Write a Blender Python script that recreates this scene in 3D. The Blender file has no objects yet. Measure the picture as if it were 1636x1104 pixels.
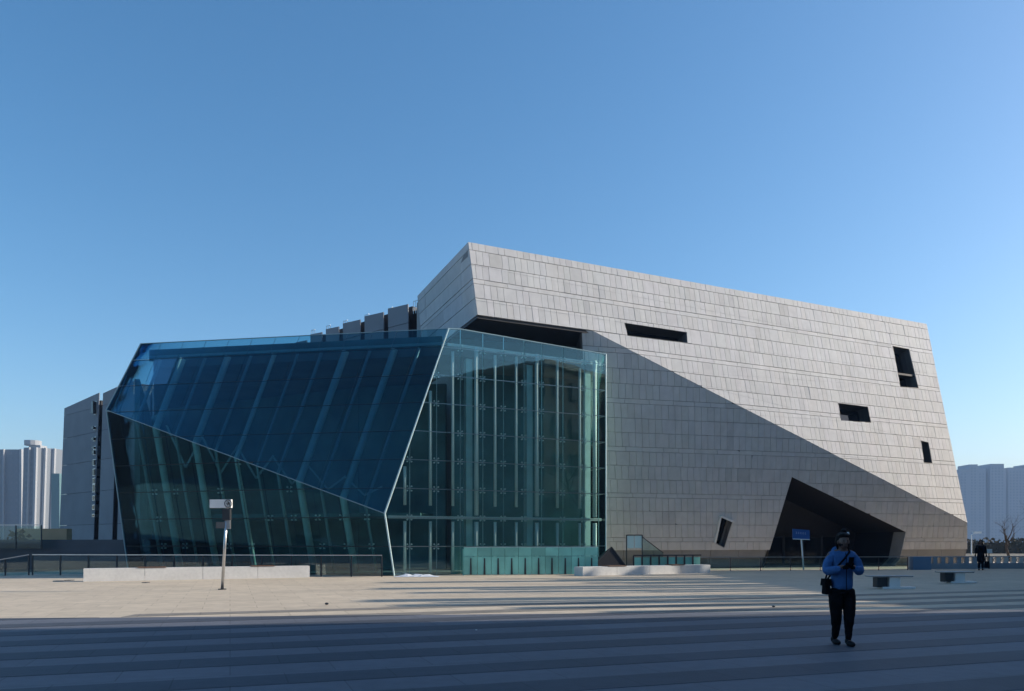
import bpy, math, random
from mathutils import Vector as V3
R = math.radians
random.seed(7)
S = bpy.context.scene
COL = S.collection

# ------------------------------------------------------------------ camera
F, CX, HY, EYE = 1272.0, 818.0, 865.0, 1.55
cam_d = bpy.data.cameras.new('camera'); cam = bpy.data.objects.new('camera', cam_d); COL.objects.link(cam)
cam_d.sensor_width = 36.0; cam_d.lens = 36.0 * F / 1636.0
cam.location = (0, 0, EYE); cam.rotation_euler = (R(90), 0, 0)
cam_d.shift_y = (HY - 552.0) / 1636.0
cam_d.clip_start = 0.1; cam_d.clip_end = 20000
S.camera = cam

# ------------------------------------------------------------------ light
SUN_AZ, SUN_EL = 10.0, 24.0            # azimuth measured from +X towards +Y
sv = V3((math.cos(R(SUN_AZ)) * math.cos(R(SUN_EL)), math.sin(R(SUN_AZ)) * math.cos(R(SUN_EL)), math.sin(R(SUN_EL))))
W = bpy.data.worlds.new('World'); S.world = W; W.use_nodes = True
nt = W.node_tree; bg = nt.nodes['Background']
sky = nt.nodes.new('ShaderNodeTexSky'); sky.sky_type = 'NISHITA'; sky.sun_disc = False
sky.sun_elevation = R(SUN_EL); sky.sun_rotation = R(90 - SUN_AZ)
sky.air_density = 1.0; sky.dust_density = 1.4; sky.ozone_density = 2.5; sky.altitude = 100
hs = nt.nodes.new('ShaderNodeHueSaturation'); hs.inputs['Hue'].default_value = 0.495; hs.inputs['Saturation'].default_value = 1.27; hs.inputs['Value'].default_value = 1.0
nt.links.new(sky.outputs[0], hs.inputs['Color']); nt.links.new(hs.outputs[0], bg.inputs[0]); bg.inputs[1].default_value = 0.145
sl = bpy.data.lights.new('sun', 'SUN'); sl.energy = 4.7; sl.angle = R(0.5); sl.color = (1.0, 0.90, 0.77)
so = bpy.data.objects.new('sun', sl); COL.objects.link(so)
so.rotation_euler = sv.to_track_quat('Z', 'Y').to_euler()
vs = S.view_settings; vs.view_transform = 'Standard'; vs.look = 'None'; vs.exposure = 0.4; vs.gamma = 1.0; vs.use_curve_mapping = False
S.cycles.transparent_max_bounces = 32; S.cycles.max_bounces = 8; S.cycles.volume_bounces = 0

# ------------------------------------------------------------------ materials
MATS = {}
def mat(name, col, rough=0.8, metal=0.0, noise=0.0, nscale=4.0, bump=0.0, bscale=30.0, tint=False, spec=0.5, noise2=None):
    m = bpy.data.materials.new(name); m.use_nodes = True; t = m.node_tree; b = t.nodes['Principled BSDF']
    b.inputs['Roughness'].default_value = rough; b.inputs['Metallic'].default_value = metal
    b.inputs['Specular IOR Level'].default_value = spec
    rgb = t.nodes.new('ShaderNodeRGB'); rgb.outputs[0].default_value = (*col, 1); cur = rgb.outputs[0]
    tc = t.nodes.new('ShaderNodeTexCoord')
    def mul(cur, fac_sock, lo, hi):
        mr = t.nodes.new('ShaderNodeMapRange'); mr.inputs[1].default_value = 0.3; mr.inputs[2].default_value = 0.7
        mr.inputs[3].default_value = lo; mr.inputs[4].default_value = hi
        t.links.new(fac_sock, mr.inputs[0])
        mx = t.nodes.new('ShaderNodeVectorMath'); mx.operation = 'SCALE'
        t.links.new(cur, mx.inputs[0]); t.links.new(mr.outputs[0], mx.inputs['Scale']); return mx.outputs[0]
    for amt, sc in [(noise, nscale)] + ([noise2] if noise2 else []):
        if amt:
            n = t.nodes.new('ShaderNodeTexNoise'); n.inputs['Scale'].default_value = sc; n.inputs['Detail'].default_value = 8
            t.links.new(tc.outputs['Object'], n.inputs['Vector']); cur = mul(cur, n.outputs[0], 1 - amt, 1 + amt)
    if name == 'granite_cladding':
        mp = t.nodes.new('ShaderNodeMapping'); mp.inputs['Scale'].default_value = (2.2, 2.2, .12); t.links.new(tc.outputs['Object'], mp.inputs[0])
        n = t.nodes.new('ShaderNodeTexNoise'); n.inputs['Scale'].default_value = 1.0; n.inputs['Detail'].default_value = 5; t.links.new(mp.outputs[0], n.inputs['Vector']); cur = mul(cur, n.outputs[0], .93, 1.05)
    if name in ('plaza_concrete', 'shade_toned_paving', 'shade_toned_band', 'plaza_band'):
        mp = t.nodes.new('ShaderNodeMapping'); mp.inputs['Rotation'].default_value = (0, 0, -R(19.5)); t.links.new(tc.outputs['Object'], mp.inputs[0])
        bt = t.nodes.new('ShaderNodeTexBrick'); bt.inputs['Scale'].default_value = 1.0; bt.inputs['Brick Width'].default_value = 1.2; bt.inputs['Row Height'].default_value = .75
        bt.inputs['Mortar Size'].default_value = .008; bt.inputs['Color1'].default_value = (1, 1, 1, 1); bt.inputs['Color2'].default_value = (.9, .9, .9, 1); bt.inputs['Mortar'].default_value = (.62, .62, .62, 1)
        t.links.new(mp.outputs[0], bt.inputs['Vector'])
        mx = t.nodes.new('ShaderNodeVectorMath'); mx.operation = 'MULTIPLY'; t.links.new(cur, mx.inputs[0]); t.links.new(bt.outputs['Color'], mx.inputs[1]); cur = mx.outputs[0]
    if tint:
        a = t.nodes.new('ShaderNodeAttribute'); a.attribute_name = 'tint'
        mx = t.nodes.new('ShaderNodeVectorMath'); mx.operation = 'MULTIPLY'
        t.links.new(cur, mx.inputs[0]); t.links.new(a.outputs['Color'], mx.inputs[1]); cur = mx.outputs[0]
    t.links.new(cur, b.inputs['Base Color'])
    if bump:
        n = t.nodes.new('ShaderNodeTexNoise'); n.inputs['Scale'].default_value = bscale; n.inputs['Detail'].default_value = 6
        t.links.new(tc.outputs['Object'], n.inputs['Vector'])
        bp = t.nodes.new('ShaderNodeBump'); bp.inputs['Strength'].default_value = bump; bp.inputs['Distance'].default_value = 0.02
        t.links.new(n.outputs[0], bp.inputs['Height']); t.links.new(bp.outputs[0], b.inputs['Normal'])
    MATS[name] = m; return m
def glass(name, tr, refl, gl=(0.9, 0.97, 1.0), rough=0.0, wave=0.0, ior=1.5):
    m = bpy.data.materials.new(name); m.use_nodes = True; t = m.node_tree
    for n in list(t.nodes): t.nodes.remove(n)
    o = t.nodes.new('ShaderNodeOutputMaterial'); mx = t.nodes.new('ShaderNodeMixShader')
    tb = t.nodes.new('ShaderNodeBsdfTransparent'); tb.inputs[0].default_value = (*tr, 1)
    g = t.nodes.new('ShaderNodeBsdfGlossy'); g.inputs[0].default_value = (*gl, 1); g.inputs['Roughness'].default_value = rough
    fr = t.nodes.new('ShaderNodeFresnel'); fr.inputs[0].default_value = ior
    ad = t.nodes.new('ShaderNodeMath'); ad.operation = 'ADD'; ad.inputs[1].default_value = refl; ad.use_clamp = True
    t.links.new(fr.outputs[0], ad.inputs[0]); t.links.new(ad.outputs[0], mx.inputs[0])
    t.links.new(tb.outputs[0], mx.inputs[1]); t.links.new(g.outputs[0], mx.inputs[2]); t.links.new(mx.outputs[0], o.inputs[0])
    if wave:
        tc = t.nodes.new('ShaderNodeTexCoord'); n = t.nodes.new('ShaderNodeTexNoise'); n.inputs['Scale'].default_value = 0.5
        t.links.new(tc.outputs['Object'], n.inputs['Vector'])
        bp = t.nodes.new('ShaderNodeBump'); bp.inputs['Strength'].default_value = wave; bp.inputs['Distance'].default_value = 0.05
        t.links.new(n.outputs[0], bp.inputs['Height']); t.links.new(bp.outputs[0], g.inputs['Normal']); t.links.new(bp.outputs[0], fr.inputs['Normal'])
    MATS[name] = m; return m

M_panel = mat('granite_cladding', (0.54, 0.525, 0.51), 0.75, noise=0.03, nscale=0.35, bump=0.15, bscale=25, tint=True, noise2=(0.05, 3.0))
M_back = mat('joint_shadow_gap', (0.13, 0.13, 0.135), 0.9)
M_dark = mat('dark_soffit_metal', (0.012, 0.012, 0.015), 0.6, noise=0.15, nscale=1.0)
M_reveal = mat('window_reveal', (0.07, 0.07, 0.075), 0.6, noise=0.06, nscale=2)
M_plinth = mat('plinth_stone', (0.24, 0.235, 0.23), 0.6, noise=0.12, nscale=1.3)
M_roof = mat('roof_membrane', (0.22, 0.22, 0.22), 0.9, noise=0.15, nscale=0.8)
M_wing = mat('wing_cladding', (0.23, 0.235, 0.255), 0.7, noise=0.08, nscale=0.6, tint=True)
M_white = mat('white_painted_steel', (0.8, 0.8, 0.78), 0.45, noise=0.05, nscale=3)
M_mast = mat('mast_white', (0.9, 0.9, 0.88), 0.5)
M_steel = mat('brushed_steel', (0.55, 0.56, 0.57), 0.3, 0.9, noise=0.1, nscale=6)
M_dsteel = mat('dark_steel', (0.05, 0.055, 0.06), 0.45, 0.5)
M_tealcol = mat('pale_teal_column', (0.5, 0.66, 0.66), 0.5, noise=0.08, nscale=2)
M_tealdim = mat('dim_teal_steel', (0.27, 0.40, 0.43), 0.5)
M_int = mat('interior_wall', (0.10, 0.205, 0.22), 0.8, noise=0.3, nscale=0.6)
M_intf = mat('interior_floor', (0.28, 0.30, 0.30), 0.4, noise=0.1, nscale=1)
M_teal = mat('frosted_teal_glass', (0.22, 0.55, 0.46), 0.35, noise=0.18, nscale=1.2, tint=True)
M_conc = mat('plaza_concrete', (0.56, 0.465, 0.345), 0.85, noise=0.08, nscale=0.25, bump=0.25, bscale=18, noise2=(0.10, 2.6))
M_shade_paving = mat('shade_toned_paving', (0.122, 0.13, 0.152), 0.7, noise=0.10, nscale=0.4, bump=0.2, bscale=25, noise2=(0.08, 5.0))  # near paving, darkened in its colour to carry the foreground shade
M_strip = mat('shade_toned_band', (0.058, 0.066, 0.082), 0.7, noise=0.12, nscale=0.4, bump=0.2, bscale=25, noise2=(0.08, 5.0))  # paving bands, toned down to carry the same shade
M_strip2 = mat('plaza_band', (0.23, 0.205, 0.17), 0.8, noise=0.12, nscale=0.5, noise2=(0.10, 4.0))
M_ground = mat('dry_ground', (0.12, 0.105, 0.075), 0.95, noise=0.25, nscale=0.05, noise2=(0.2, 0.8))
M_bench = mat('white_stone', (0.66, 0.65, 0.62), 0.6, noise=0.07, nscale=1.2, bump=0.1, bscale=40, noise2=(0.06, 9))
M_bench2 = mat('grey_stone', (0.34, 0.35, 0.36), 0.55, noise=0.12, nscale=3, bump=0.1, bscale=40)
M_wood = mat('brown_timber', (0.12, 0.065, 0.04), 0.6, noise=0.25, nscale=6)
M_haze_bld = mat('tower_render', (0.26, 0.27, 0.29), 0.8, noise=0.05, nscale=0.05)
M_win = mat('tower_window', (0.05, 0.06, 0.08), 0.15)
M_brown = mat('brown_wall', (0.6, 0.38, 0.22), 0.9, noise=0.15, nscale=0.6)
M_bark = mat('bark', (0.05, 0.04, 0.033), 0.9, noise=0.3, nscale=5)
M_hedge = mat('dry_hedge', (0.10, 0.08, 0.05), 0.95, noise=0.4, nscale=1.5, tint=True)
M_sig_blue = mat('sign_blue', (0.02, 0.09, 0.28), 0.4)
M_black = mat('black_cloth', (0.005, 0.005, 0.006), 0.9, spec=0.1, noise=0.3, nscale=8, bump=0.3, bscale=14)
M_blue = mat('blue_jacket', (0.06, 0.145, 0.32), 0.85, spec=0.2, noise=0.12, nscale=9, bump=0.5, bscale=12)
M_skin = mat('skin', (0.16, 0.085, 0.06), 0.55)
M_hair = mat('hair', (0.006, 0.005, 0.005), 0.6, spec=0.15, noise=0.3, nscale=30, bump=0.5, bscale=60)
M_shoe = mat('shoe', (0.008, 0.008, 0.01), 0.6, spec=0.2)
M_offb = mat('city_facade', (0.09, 0.09, 0.09), 0.8, noise=0.1, nscale=0.2)
M_snow = mat('crumpled_white_sheet', (0.62, 0.65, 0.7), 0.7, bump=0.4, bscale=6)
G_V = glass('front_glass', (0.87, 0.975, 0.955), 0.055, gl=(0.75, 0.95, 0.95), wave=0.15, ior=1.3)
G_U = glass('tilted_glass', (0.54, 0.75, 0.80), 0.0, gl=(0.22, 0.54, 0.70), wave=0.12)
G_P = glass('pale_pane_glass', (0.5, 0.7, 0.75), 0.09, gl=(0.6, 0.85, 1.0))  # for the one pane that is paler than its neighbours
G_L = glass('lower_glass', (0.68, 0.89, 0.90), -0.02, gl=(0.2, 0.4, 0.55), wave=0.1)
G_R = glass('railing_glass', (0.75, 0.86, 0.85), 0.02)
G_W = mat('window_glass', (0.006, 0.008, 0.012), 0.08)

# ------------------------------------------------------------------ helpers
def P(px, py, Y): return V3(((px - CX) / F * Y, Y, EYE + (HY - py) / F * Y))
def G(px, py): Y = EYE * F / (py - HY); return V3(((px - CX) / F * Y, Y, 0))
def hit(px, py, P0, n):
    r = V3(((px - CX) / F, 1, (HY - py) / F)); O = V3((0, 0, EYE)); return O + r * ((P0 - O).dot(n) / r.dot(n))
class MB:
    def __init__(s): s.v = []; s.f = []; s.c = []
    def add(s, vs, fs, tint=1.0):
        o = len(s.v); s.v += [tuple(v) for v in vs]; s.f += [tuple(i + o for i in f) for f in fs]; s.c += [tint] * len(fs); return s
    def prism(s, bot, top, tint=1.0):
        n = len(bot); fs = [tuple(range(n, 2 * n)), tuple(reversed(range(n)))] + [(i, (i + 1) % n, n + (i + 1) % n, n + i) for i in range(n)]
        return s.add(list(bot) + list(top), fs, tint)
    def box(s, c, sx, sy, sz, rz=0.0, tint=1.0):       # c = centre of the base
        c = V3(c); ca, sa = math.cos(rz), math.sin(rz)
        q = [(-sx / 2, -sy / 2), (sx / 2, -sy / 2), (sx / 2, sy / 2), (-sx / 2, sy / 2)]
        b = [V3((c.x + x * ca - y * sa, c.y + x * sa + y * ca, c.z)) for x, y in q]
        return s.prism(b, [p + V3((0, 0, sz)) for p in b], tint)
    def bar(s, a, b, w, h=None, up=V3((0, 0, 1)), tint=1.0):
        a, b = V3(a), V3(b); h = h or w; d = (b - a).normalized()
        x = d.cross(up)
        if x.length < 1e-3: x = d.cross(V3((0, 1, 0)))
        x.normalize(); y = x.cross(d)
        q = [(-1, -1), (1, -1), (1, 1), (-1, 1)]
        return s.prism([a + x * (i * w / 2) + y * (j * h / 2) for i, j in q], [b + x * (i * w / 2) + y * (j * h / 2) for i, j in q], tint)
    def tube(s, pts, rs, n=8, tint=1.0):
        pts = [V3(p) for p in pts]
        if not hasattr(rs, '__len__'): rs = [rs] * len(pts)
        o = len(s.v); fs = []
        d0 = (pts[1] - pts[0]).normalized(); x = d0.orthogonal().normalized()
        for k, p in enumerate(pts):
            d = (pts[min(k + 1, len(pts) - 1)] - pts[max(k - 1, 0)]).normalized()
            x = (x - d * x.dot(d)).normalized(); y = d.cross(x)
            for i in range(n):
                a = 2 * math.pi * i / n; s.v.append(tuple(p + (x * math.cos(a) + y * math.sin(a)) * rs[k]))
            if k:
                for i in range(n): fs.append((o + (k - 1) * n + i, o + (k - 1) * n + (i + 1) % n, o + k * n + (i + 1) % n, o + k * n + i))
        fs.append(tuple(reversed(range(o, o + n)))); fs.append(tuple(range(o + (len(pts) - 1) * n, o + len(pts) * n)))
        s.f += fs; s.c += [tint] * len(fs); return s
    def ball(s, c, rx, ry=None, rz=None, n=12, m=8, tint=1.0):
        ry = ry or rx; rz = rz or rx; c = V3(c); vs = [c + V3((0, 0, rz))]
        for j in range(1, m):
            t = math.pi * j / m
            for i in range(n): a = 2 * math.pi * i / n; vs.append(c + V3((rx * math.sin(t) * math.cos(a), ry * math.sin(t) * math.sin(a), rz * math.cos(t))))
        vs.append(c - V3((0, 0, rz))); fs = [(0, 1 + i, 1 + (i + 1) % n) for i in range(n)]
        for j in range(m - 2):
            for i in range(n): a = 1 + j * n; fs.append((a + i, a + n + i, a + n + (i + 1) % n, a + (i + 1) % n))
        L = len(vs) - 1; a = 1 + (m - 2) * n; fs += [(L, a + (i + 1) % n, a + i) for i in range(n)]
        return s.add(vs, fs, tint)
    def build(s, name, m, parent=None, smooth=False, kind=None):
        me = bpy.data.meshes.new(name); me.from_pydata(s.v, [], s.f); me.update()
        at = me.attributes.new('tint', 'FLOAT_COLOR', 'CORNER'); buf = []
        for f, c in zip(s.f, s.c):
            c3 = c if hasattr(c, '__len__') else (c, c, c)
            buf += [c3[0], c3[1], c3[2], 1.0] * len(f)
        at.data.foreach_set('color', buf)
        me.materials.append(m)
        if smooth: me.polygons.foreach_set('use_smooth', [True] * len(me.polygons))
        o = bpy.data.objects.new(name, me); COL.objects.link(o)
        if parent: o.parent = parent; o.matrix_parent_inverse = PINV(parent)
        if kind: o['kind'] = kind
        return o
def WORLD(p):
    from mathutils import Matrix
    m = Matrix.Translation(p.location) @ p.rotation_euler.to_matrix().to_4x4()
    return WORLD(p.parent) @ p.matrix_parent_inverse @ m if p.parent else m
def PINV(p): return WORLD(p).inverted()      # meshes are written in world coordinates
def tag(o, label=None, cat=None, group=None, kind=None):
    if label: o['label'] = label
    if cat: o['category'] = cat
    if group: o['group'] = group
    if kind: o['kind'] = kind
    return o
def thing(name, label, cat, loc=(0, 0, 0), group=None):
    o = bpy.data.objects.new(name, None); COL.objects.link(o); o.location = loc; o.empty_display_size = 0.3
    return tag(o, label, cat, group)
def copy_tree(o, dx, rz=0.0, label=None):
    root = o.copy(); COL.objects.link(root); root.location = V3(o.location) + V3(dx); root.rotation_euler.z += rz
    if label: root['label'] = label
    def rec(src, dst):
        for ch in list(src.children):
            if ch.parent is not src: continue
            c = ch.copy(); COL.objects.link(c); c.parent = dst; c.matrix_parent_inverse = ch.matrix_parent_inverse.copy(); rec(ch, c)
    rec(o, root); return root
# 2-D clipping
def clip(poly, p, q, inside=True):
    out = []; n = len(poly); sgn = 1 if inside else -1
    def sd(a): return sgn * ((q[0] - p[0]) * (a[1] - p[1]) - (q[1] - p[1]) * (a[0] - p[0]))
    for i in range(n):
        a, b = poly[i], poly[(i + 1) % n]; da, db = sd(a), sd(b)
        if da >= 0: out.append(a)
        if (da > 0 and db < 0) or (da < 0 and db > 0):
            t = da / (da - db); out.append((a[0] + t * (b[0] - a[0]), a[1] + t * (b[1] - a[1])))
    return out if len(out) > 2 else []
def area(p): return 0.5 * sum(p[i][0] * p[(i + 1) % len(p)][1] - p[(i + 1) % len(p)][0] * p[i][1] for i in range(len(p)))
def ccw(p): return p if area(p) > 0 else p[::-1]
def inter(poly, cv):
    for i in range(len(cv)):
        poly = clip(poly, cv[i], cv[(i + 1) % len(cv)])
        if not poly: return []
    return poly
def minus(poly, cv):
    out = []; rem = poly
    for i in range(len(cv)):
        o = clip(rem, cv[i], cv[(i + 1) % len(cv)], False)
        if o and abs(area(o)) > 1e-4: out.append(o)
        rem = clip(rem, cv[i], cv[(i + 1) % len(cv)])
        if not rem: break
    return out
def cut(poly, regions, holes):
    ps = [q for q in (inter(poly, r) for r in regions) if q and abs(area(q)) > 1e-4]
    for h in holes: ps = [o for q in ps for o in minus(q, h)]
    return ps
def shrink(poly, d):      # convex inset
    n = len(poly); out = poly
    for i in range(n):
        p, q = poly[i], poly[(i + 1) % n]; L = math.hypot(q[0] - p[0], q[1] - p[1])
        if L < 1e-6: continue
        nx, ny = -(q[1] - p[1]) / L * d, (q[0] - p[0]) / L * d
        out = clip(out, (p[0] + nx, p[1] + ny), (q[0] + nx, q[1] + ny))
        if not out: return []
    return out
class Facet:
    def __init__(s, O, u, w): s.O = V3(O); s.u = V3(u).normalized(); s.w = V3(w).normalized(); s.n = s.u.cross(s.w).normalized()
    def to2(s, p):
        d = V3(p) - s.O; k = s.u.dot(s.w); a = d.dot(s.u); b = d.dot(s.w); den = 1 - k * k
        return ((a - k * b) / den, (b - k * a) / den)
    def to3(s, q, off=0.0): return s.O + s.u * q[0] + s.w * q[1] + s.n * off
    def px(s, px, py): return s.to2(hit(px, py, s.O, s.n))
    def bz(s, z): return (z - s.O.z) / s.w.z
    def slab(s, mb, poly, o0, o1, tint=1.0, tilt=0.0):
        b0 = min(q[1] for q in poly); b1 = max(q[1] for q in poly); r = (b1 - b0) or 1
        mb.prism([s.to3(q, o0) for q in poly], [s.to3(q, o1 - tilt * (q[1] - b0) / r) for q in poly], tint)

# ------------------------------------------------------------------ ground
def sheet(name, pts, z, m, parent=None, kind='structure', grid=0):
    mb = MB(); mb.add([(x, y, z) for x, y in pts], [tuple(range(len(pts)))]); return mb.build(name, m, parent, kind=kind)
sheet('ground', [(-6000, -3000), (6000, -3000), (6000, 9000), (-6000, 9000)], -0.012, M_ground)
plaza = MB().add([(-60, -14, 0), (60, -14, 0), (60, 62, 0), (-24, 62, 0), (-24, 40, 0), (-60, 40, 0)], [(0, 1, 2, 3, 4, 5)]).build('plaza', M_conc, kind='structure')
def fy(x): return 16.0 + 0.095 * (x + 10)          # edge of the shade-toned field, laid along the cast shadow
near = MB().add([(-60, -14, 0.004), (60, -14, 0.004), (60, fy(60), 0.004), (-60, fy(-60), 0.004)], [(0, 1, 2, 3)]).build('foreground_paving', M_shade_paving, kind='structure')
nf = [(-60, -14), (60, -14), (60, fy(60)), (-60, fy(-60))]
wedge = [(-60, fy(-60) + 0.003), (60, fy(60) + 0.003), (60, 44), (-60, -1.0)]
sa = R(19.5); su = (math.cos(sa), math.sin(sa)); sn = (-math.sin(sa), math.cos(sa))
k = -9
near_strips = []
while k < 26:
    c0 = k + random.uniform(-.06, .06); w = random.uniform(.62, .8)
    base = [(sn[0] * (c0 + e) + su[0] * t, sn[1] * (c0 + e) + su[1] * t) for e, t in ((0, -62), (0, 62), (w, 62), (w, -62))]
    q = inter(ccw(base), nf)
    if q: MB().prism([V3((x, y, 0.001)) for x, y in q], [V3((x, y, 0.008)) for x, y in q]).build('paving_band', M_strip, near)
    q = inter(ccw(base), ccw([(-8, fy(-8) + .003), (38, fy(38) + .003), (38, 33.2), (-8, 16.9)]))
    if q: MB().prism([V3((x, y, -0.004)) for x, y in q], [V3((x, y, 0.004)) for x, y in q]).build('paving_band', M_strip2, plaza)
    k += 1.5
# expansion joints in the pale paving
for a, b in (((-30, 26.4), (-2, 33.4)), ((-13, 16.2), (8, 28)), ((-30, 21.5), (2, 24))):
    pass

# ------------------------------------------------------------------ museum
al, th = R(26.0), R(12.0)
u = V3((math.cos(al), math.sin(al), 0)); nb = V3((-math.sin(al), math.cos(al), 0))
Bc = P(1545, 835, 50.0)
UP = Facet(Bc, u, nb * math.sin(th) + V3((0, 0, math.cos(th))))
TL = hit(748, 387, UP.O, UP.n); TR = hit(1480, 517, UP.O, UP.n); SL = hit(763, 503, UP.O, UP.n); Ac = hit(945, 528, UP.O, UP.n)
ZT = 15.9; ZS = 12.22
be = R(15.0); hb = V3((math.cos(be), math.sin(be), 0))
nl = (Ac - Bc).cross(hb).normalized(); nl = nl if nl.y < 0 else -nl
wl = nl.cross(hb) * 1.0
wl = hb.cross(-nl) if hb.cross(-nl).z > 0 else -hb.cross(-nl)
wl.normalize(); LO = Facet(Bc, hb, wl - hb * .171)
museum = thing('museum_building', 'large pale stone-clad museum with slanting facets and dark slot windows', 'museum', (14, 48, 0))
BT = UP.bz(ZT); BS = UP.bz(ZS); aTL = UP.to2(TL)[0]; aTR = UP.to2(TR)[0]; aSL = UP.to2(SL)[0]; aAc = UP.to2(Ac)[0]
regU = [ccw([(aSL, BS), (0, BS), (aTR, BT), (aTL, BT)])]
# right boundary of the upper part continues in line with the right edge
aR_S = aTR * (BS / BT)
regU = [ccw([(aSL, BS), (aR_S, BS), (aTR, BT), (aTL, BT)]), ccw([(aAc, BS), (0, 0), (aR_S, BS)])]
slots = [[(998, 516), (1097, 531), (1098, 548), (1002, 536)], [(1426, 553), (1452, 558), (1467, 620), (1438, 618)],
         [(1339, 644), (1386, 650), (1391, 675), (1343, 672)], [(1471, 704), (1483, 707), (1489, 740), (1476, 739)]]
holesU = [ccw([UP.px(*p) for p in s]) for s in slots]
ZC = 1.05
bC = LO.bz(ZC); bG = LO.bz(0)
aL = LO.px(940, 558)[0] - 0.3
lo_r = LO.px(1545, 878)[0]
regL = [ccw([(aL, bC), (lo_r, bC), (0, 0), LO.to2(Ac), (aL, LO.to2(Ac)[1] - 0.02)])]
slotL = ccw([LO.px(*p) for p in [(1150, 824), (1170, 833), (1157, 875), (1141, 867)]])
door = ccw([LO.px(1265, 762), LO.px(1447, 850), LO.px(1438, 893), (LO.px(1424, 905)[0] + .1, bG - .02), (LO.px(1222, 905)[0] - .05, bG - .02)])
levels = [ZT, 15.5]
z = 15.5; pat = [.73, .73, .24, .73]; i = 0
while z > ZC:
    z -= pat[i % 4]; i += 1
    if abs(z - ZS) < 0.3: z = ZS
    levels.append(max(z, ZC))
levels[-1] = ZC
def panelise(fc, regions, holes, zmax, zmin, wmean, tint_base=1.0):
    out = []
    for zi in range(len(levels) - 1):
        z1, z0 = levels[zi], levels[zi + 1]
        if z1 > zmax + .01 or z1 - z0 < 0.05: continue
        if z0 < zmin - .01: z0 = zmin
        if z1 <= zmin + .01: continue
        strip = (z1 - z0) < .3
        b0, b1 = fc.bz(z0) + .011, fc.bz(z1) - .011
        a = min(p[0] for r in regions for p in r) - random.choice([0, 0, .5, .5, .25]) * wmean; amax = max(p[0] for r in regions for p in r)
        rowt = random.uniform(.97, 1.03)
        while a < amax:
            w = wmean * random.choice([1, 1, 1, 1, 1, 1, 1, 2] if not strip else [2.4, 3.2, 3.6])
            g = .008; qs = cut([(a + g, b0), (a + w - g, b0), (a + w - g, b1), (a + g, b1)], regions, holes)
            t = rowt * random.gauss(1.0, .017)
            if random.random() < .05: t *= random.uniform(.84, .93)
            t3 = (t * random.uniform(.985, 1.015), t, t * random.uniform(.98, 1.02))
            pr = random.uniform(0, .008) + (.0 if not strip else -.006); tl = random.uniform(.004, .012)
            for q in qs:
                if abs(area(q)) > .006: out.append((fc, q, pr, tl, t3))
            a += w
    return out
pans = panelise(UP, regU, holesU, ZT, 2.7, .345) + panelise(LO, regL, [slotL, door], ZS, ZC, .39)
# end wall of the upper volume
EB = P(668, 472, 46.4)
ed = (EB - TL); ed.z = 0; ed.normalize()
en = (SL - TL).cross(ed)
wE = (TL - SL) - ed * (TL - SL).dot(ed)
EN = Facet(SL, -ed, wE)
e1, e2 = EN.to2(TL), EN.to2(TL + ed * 9.0)
regE = [ccw([(0, 0), e1, e2, (-9.3, 0)])]
pans += [p for p in panelise(EN, regE, [], ZT, ZS, 3.1)]
def psize(p):
    c = p[0].to3(p[1][0]); vis = 1.0
    if p[0] is LO and c.x < 5.2: vis = .1
    return area(p[1]) / (c.y * c.y) * vis * max(.05, abs(p[0].n.dot((c - V3((0, 0, EYE))).normalized())))
pans.sort(key=psize, reverse=True)
for fc, q, pr, tl, t in pans[:300]:
    mb = MB(); fc.slab(mb, q, -.03, .02 + pr, t, tl); mb.build('cladding_panel', M_panel, museum)
mb = MB()
for fc, q, pr, tl, t in pans[300:]: fc.slab(mb, q, -.03, .02 + pr, t, tl)
mb.build('cladding_panels', M_panel, museum, kind='stuff')
def backing(name, fc, regions, holes, m, o0=-.4, o1=-.035):
    mb = MB()
    for r in regions:
        ps = [r]
        for h in holes: ps = [o for q in ps for o in minus(q, h)]
        for q in ps: fc.slab(mb, q, o0, o1)
    return mb.build(name, m, museum)
regUb = [ccw([(aSL + .25, BS), (aR_S, BS), (aTR, BT), (aTL + .25, BT)]), regU[1]]
backing('upper_wall', UP, regUb, holesU, M_back); backing('end_wall', EN, [ccw([(-.45, 0), (e1[0] - .45, e1[1]), e2, (-9.3, 0)])], [], M_back, -.3)
backing('lower_wall', LO, regL, [slotL, door], M_back)
# plinth below the cladding
plr = [ccw([(aL, bG), (lo_r, bG), (lo_r, bC), (aL, bC)])]
mb = MB()
for zz0, zz1, of in ((0.0, .58, -.16), (.58, ZC, -.05)):
    a = aL
    while a < lo_r:
        w = 1.8; r = [(a + .01, LO.bz(zz0) + .006), (min(a + w, lo_r) - .01, LO.bz(zz0) + .006), (min(a + w, lo_r) - .01, LO.bz(zz1) - .006), (a + .01, LO.bz(zz1) - .006)]
        for q in minus(r, door):
            if area(q) > .01: p = MB(); LO.slab(p, q, -.25, of, random.uniform(.94, 1.06)); p.build('plinth_panel', M_plinth, museum)
        a += w
mb = MB()
for q in minus(plr[0], door): LO.slab(mb, q, -.6, -.26)
mb.build('plinth_wall', M_back, museum)
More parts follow.
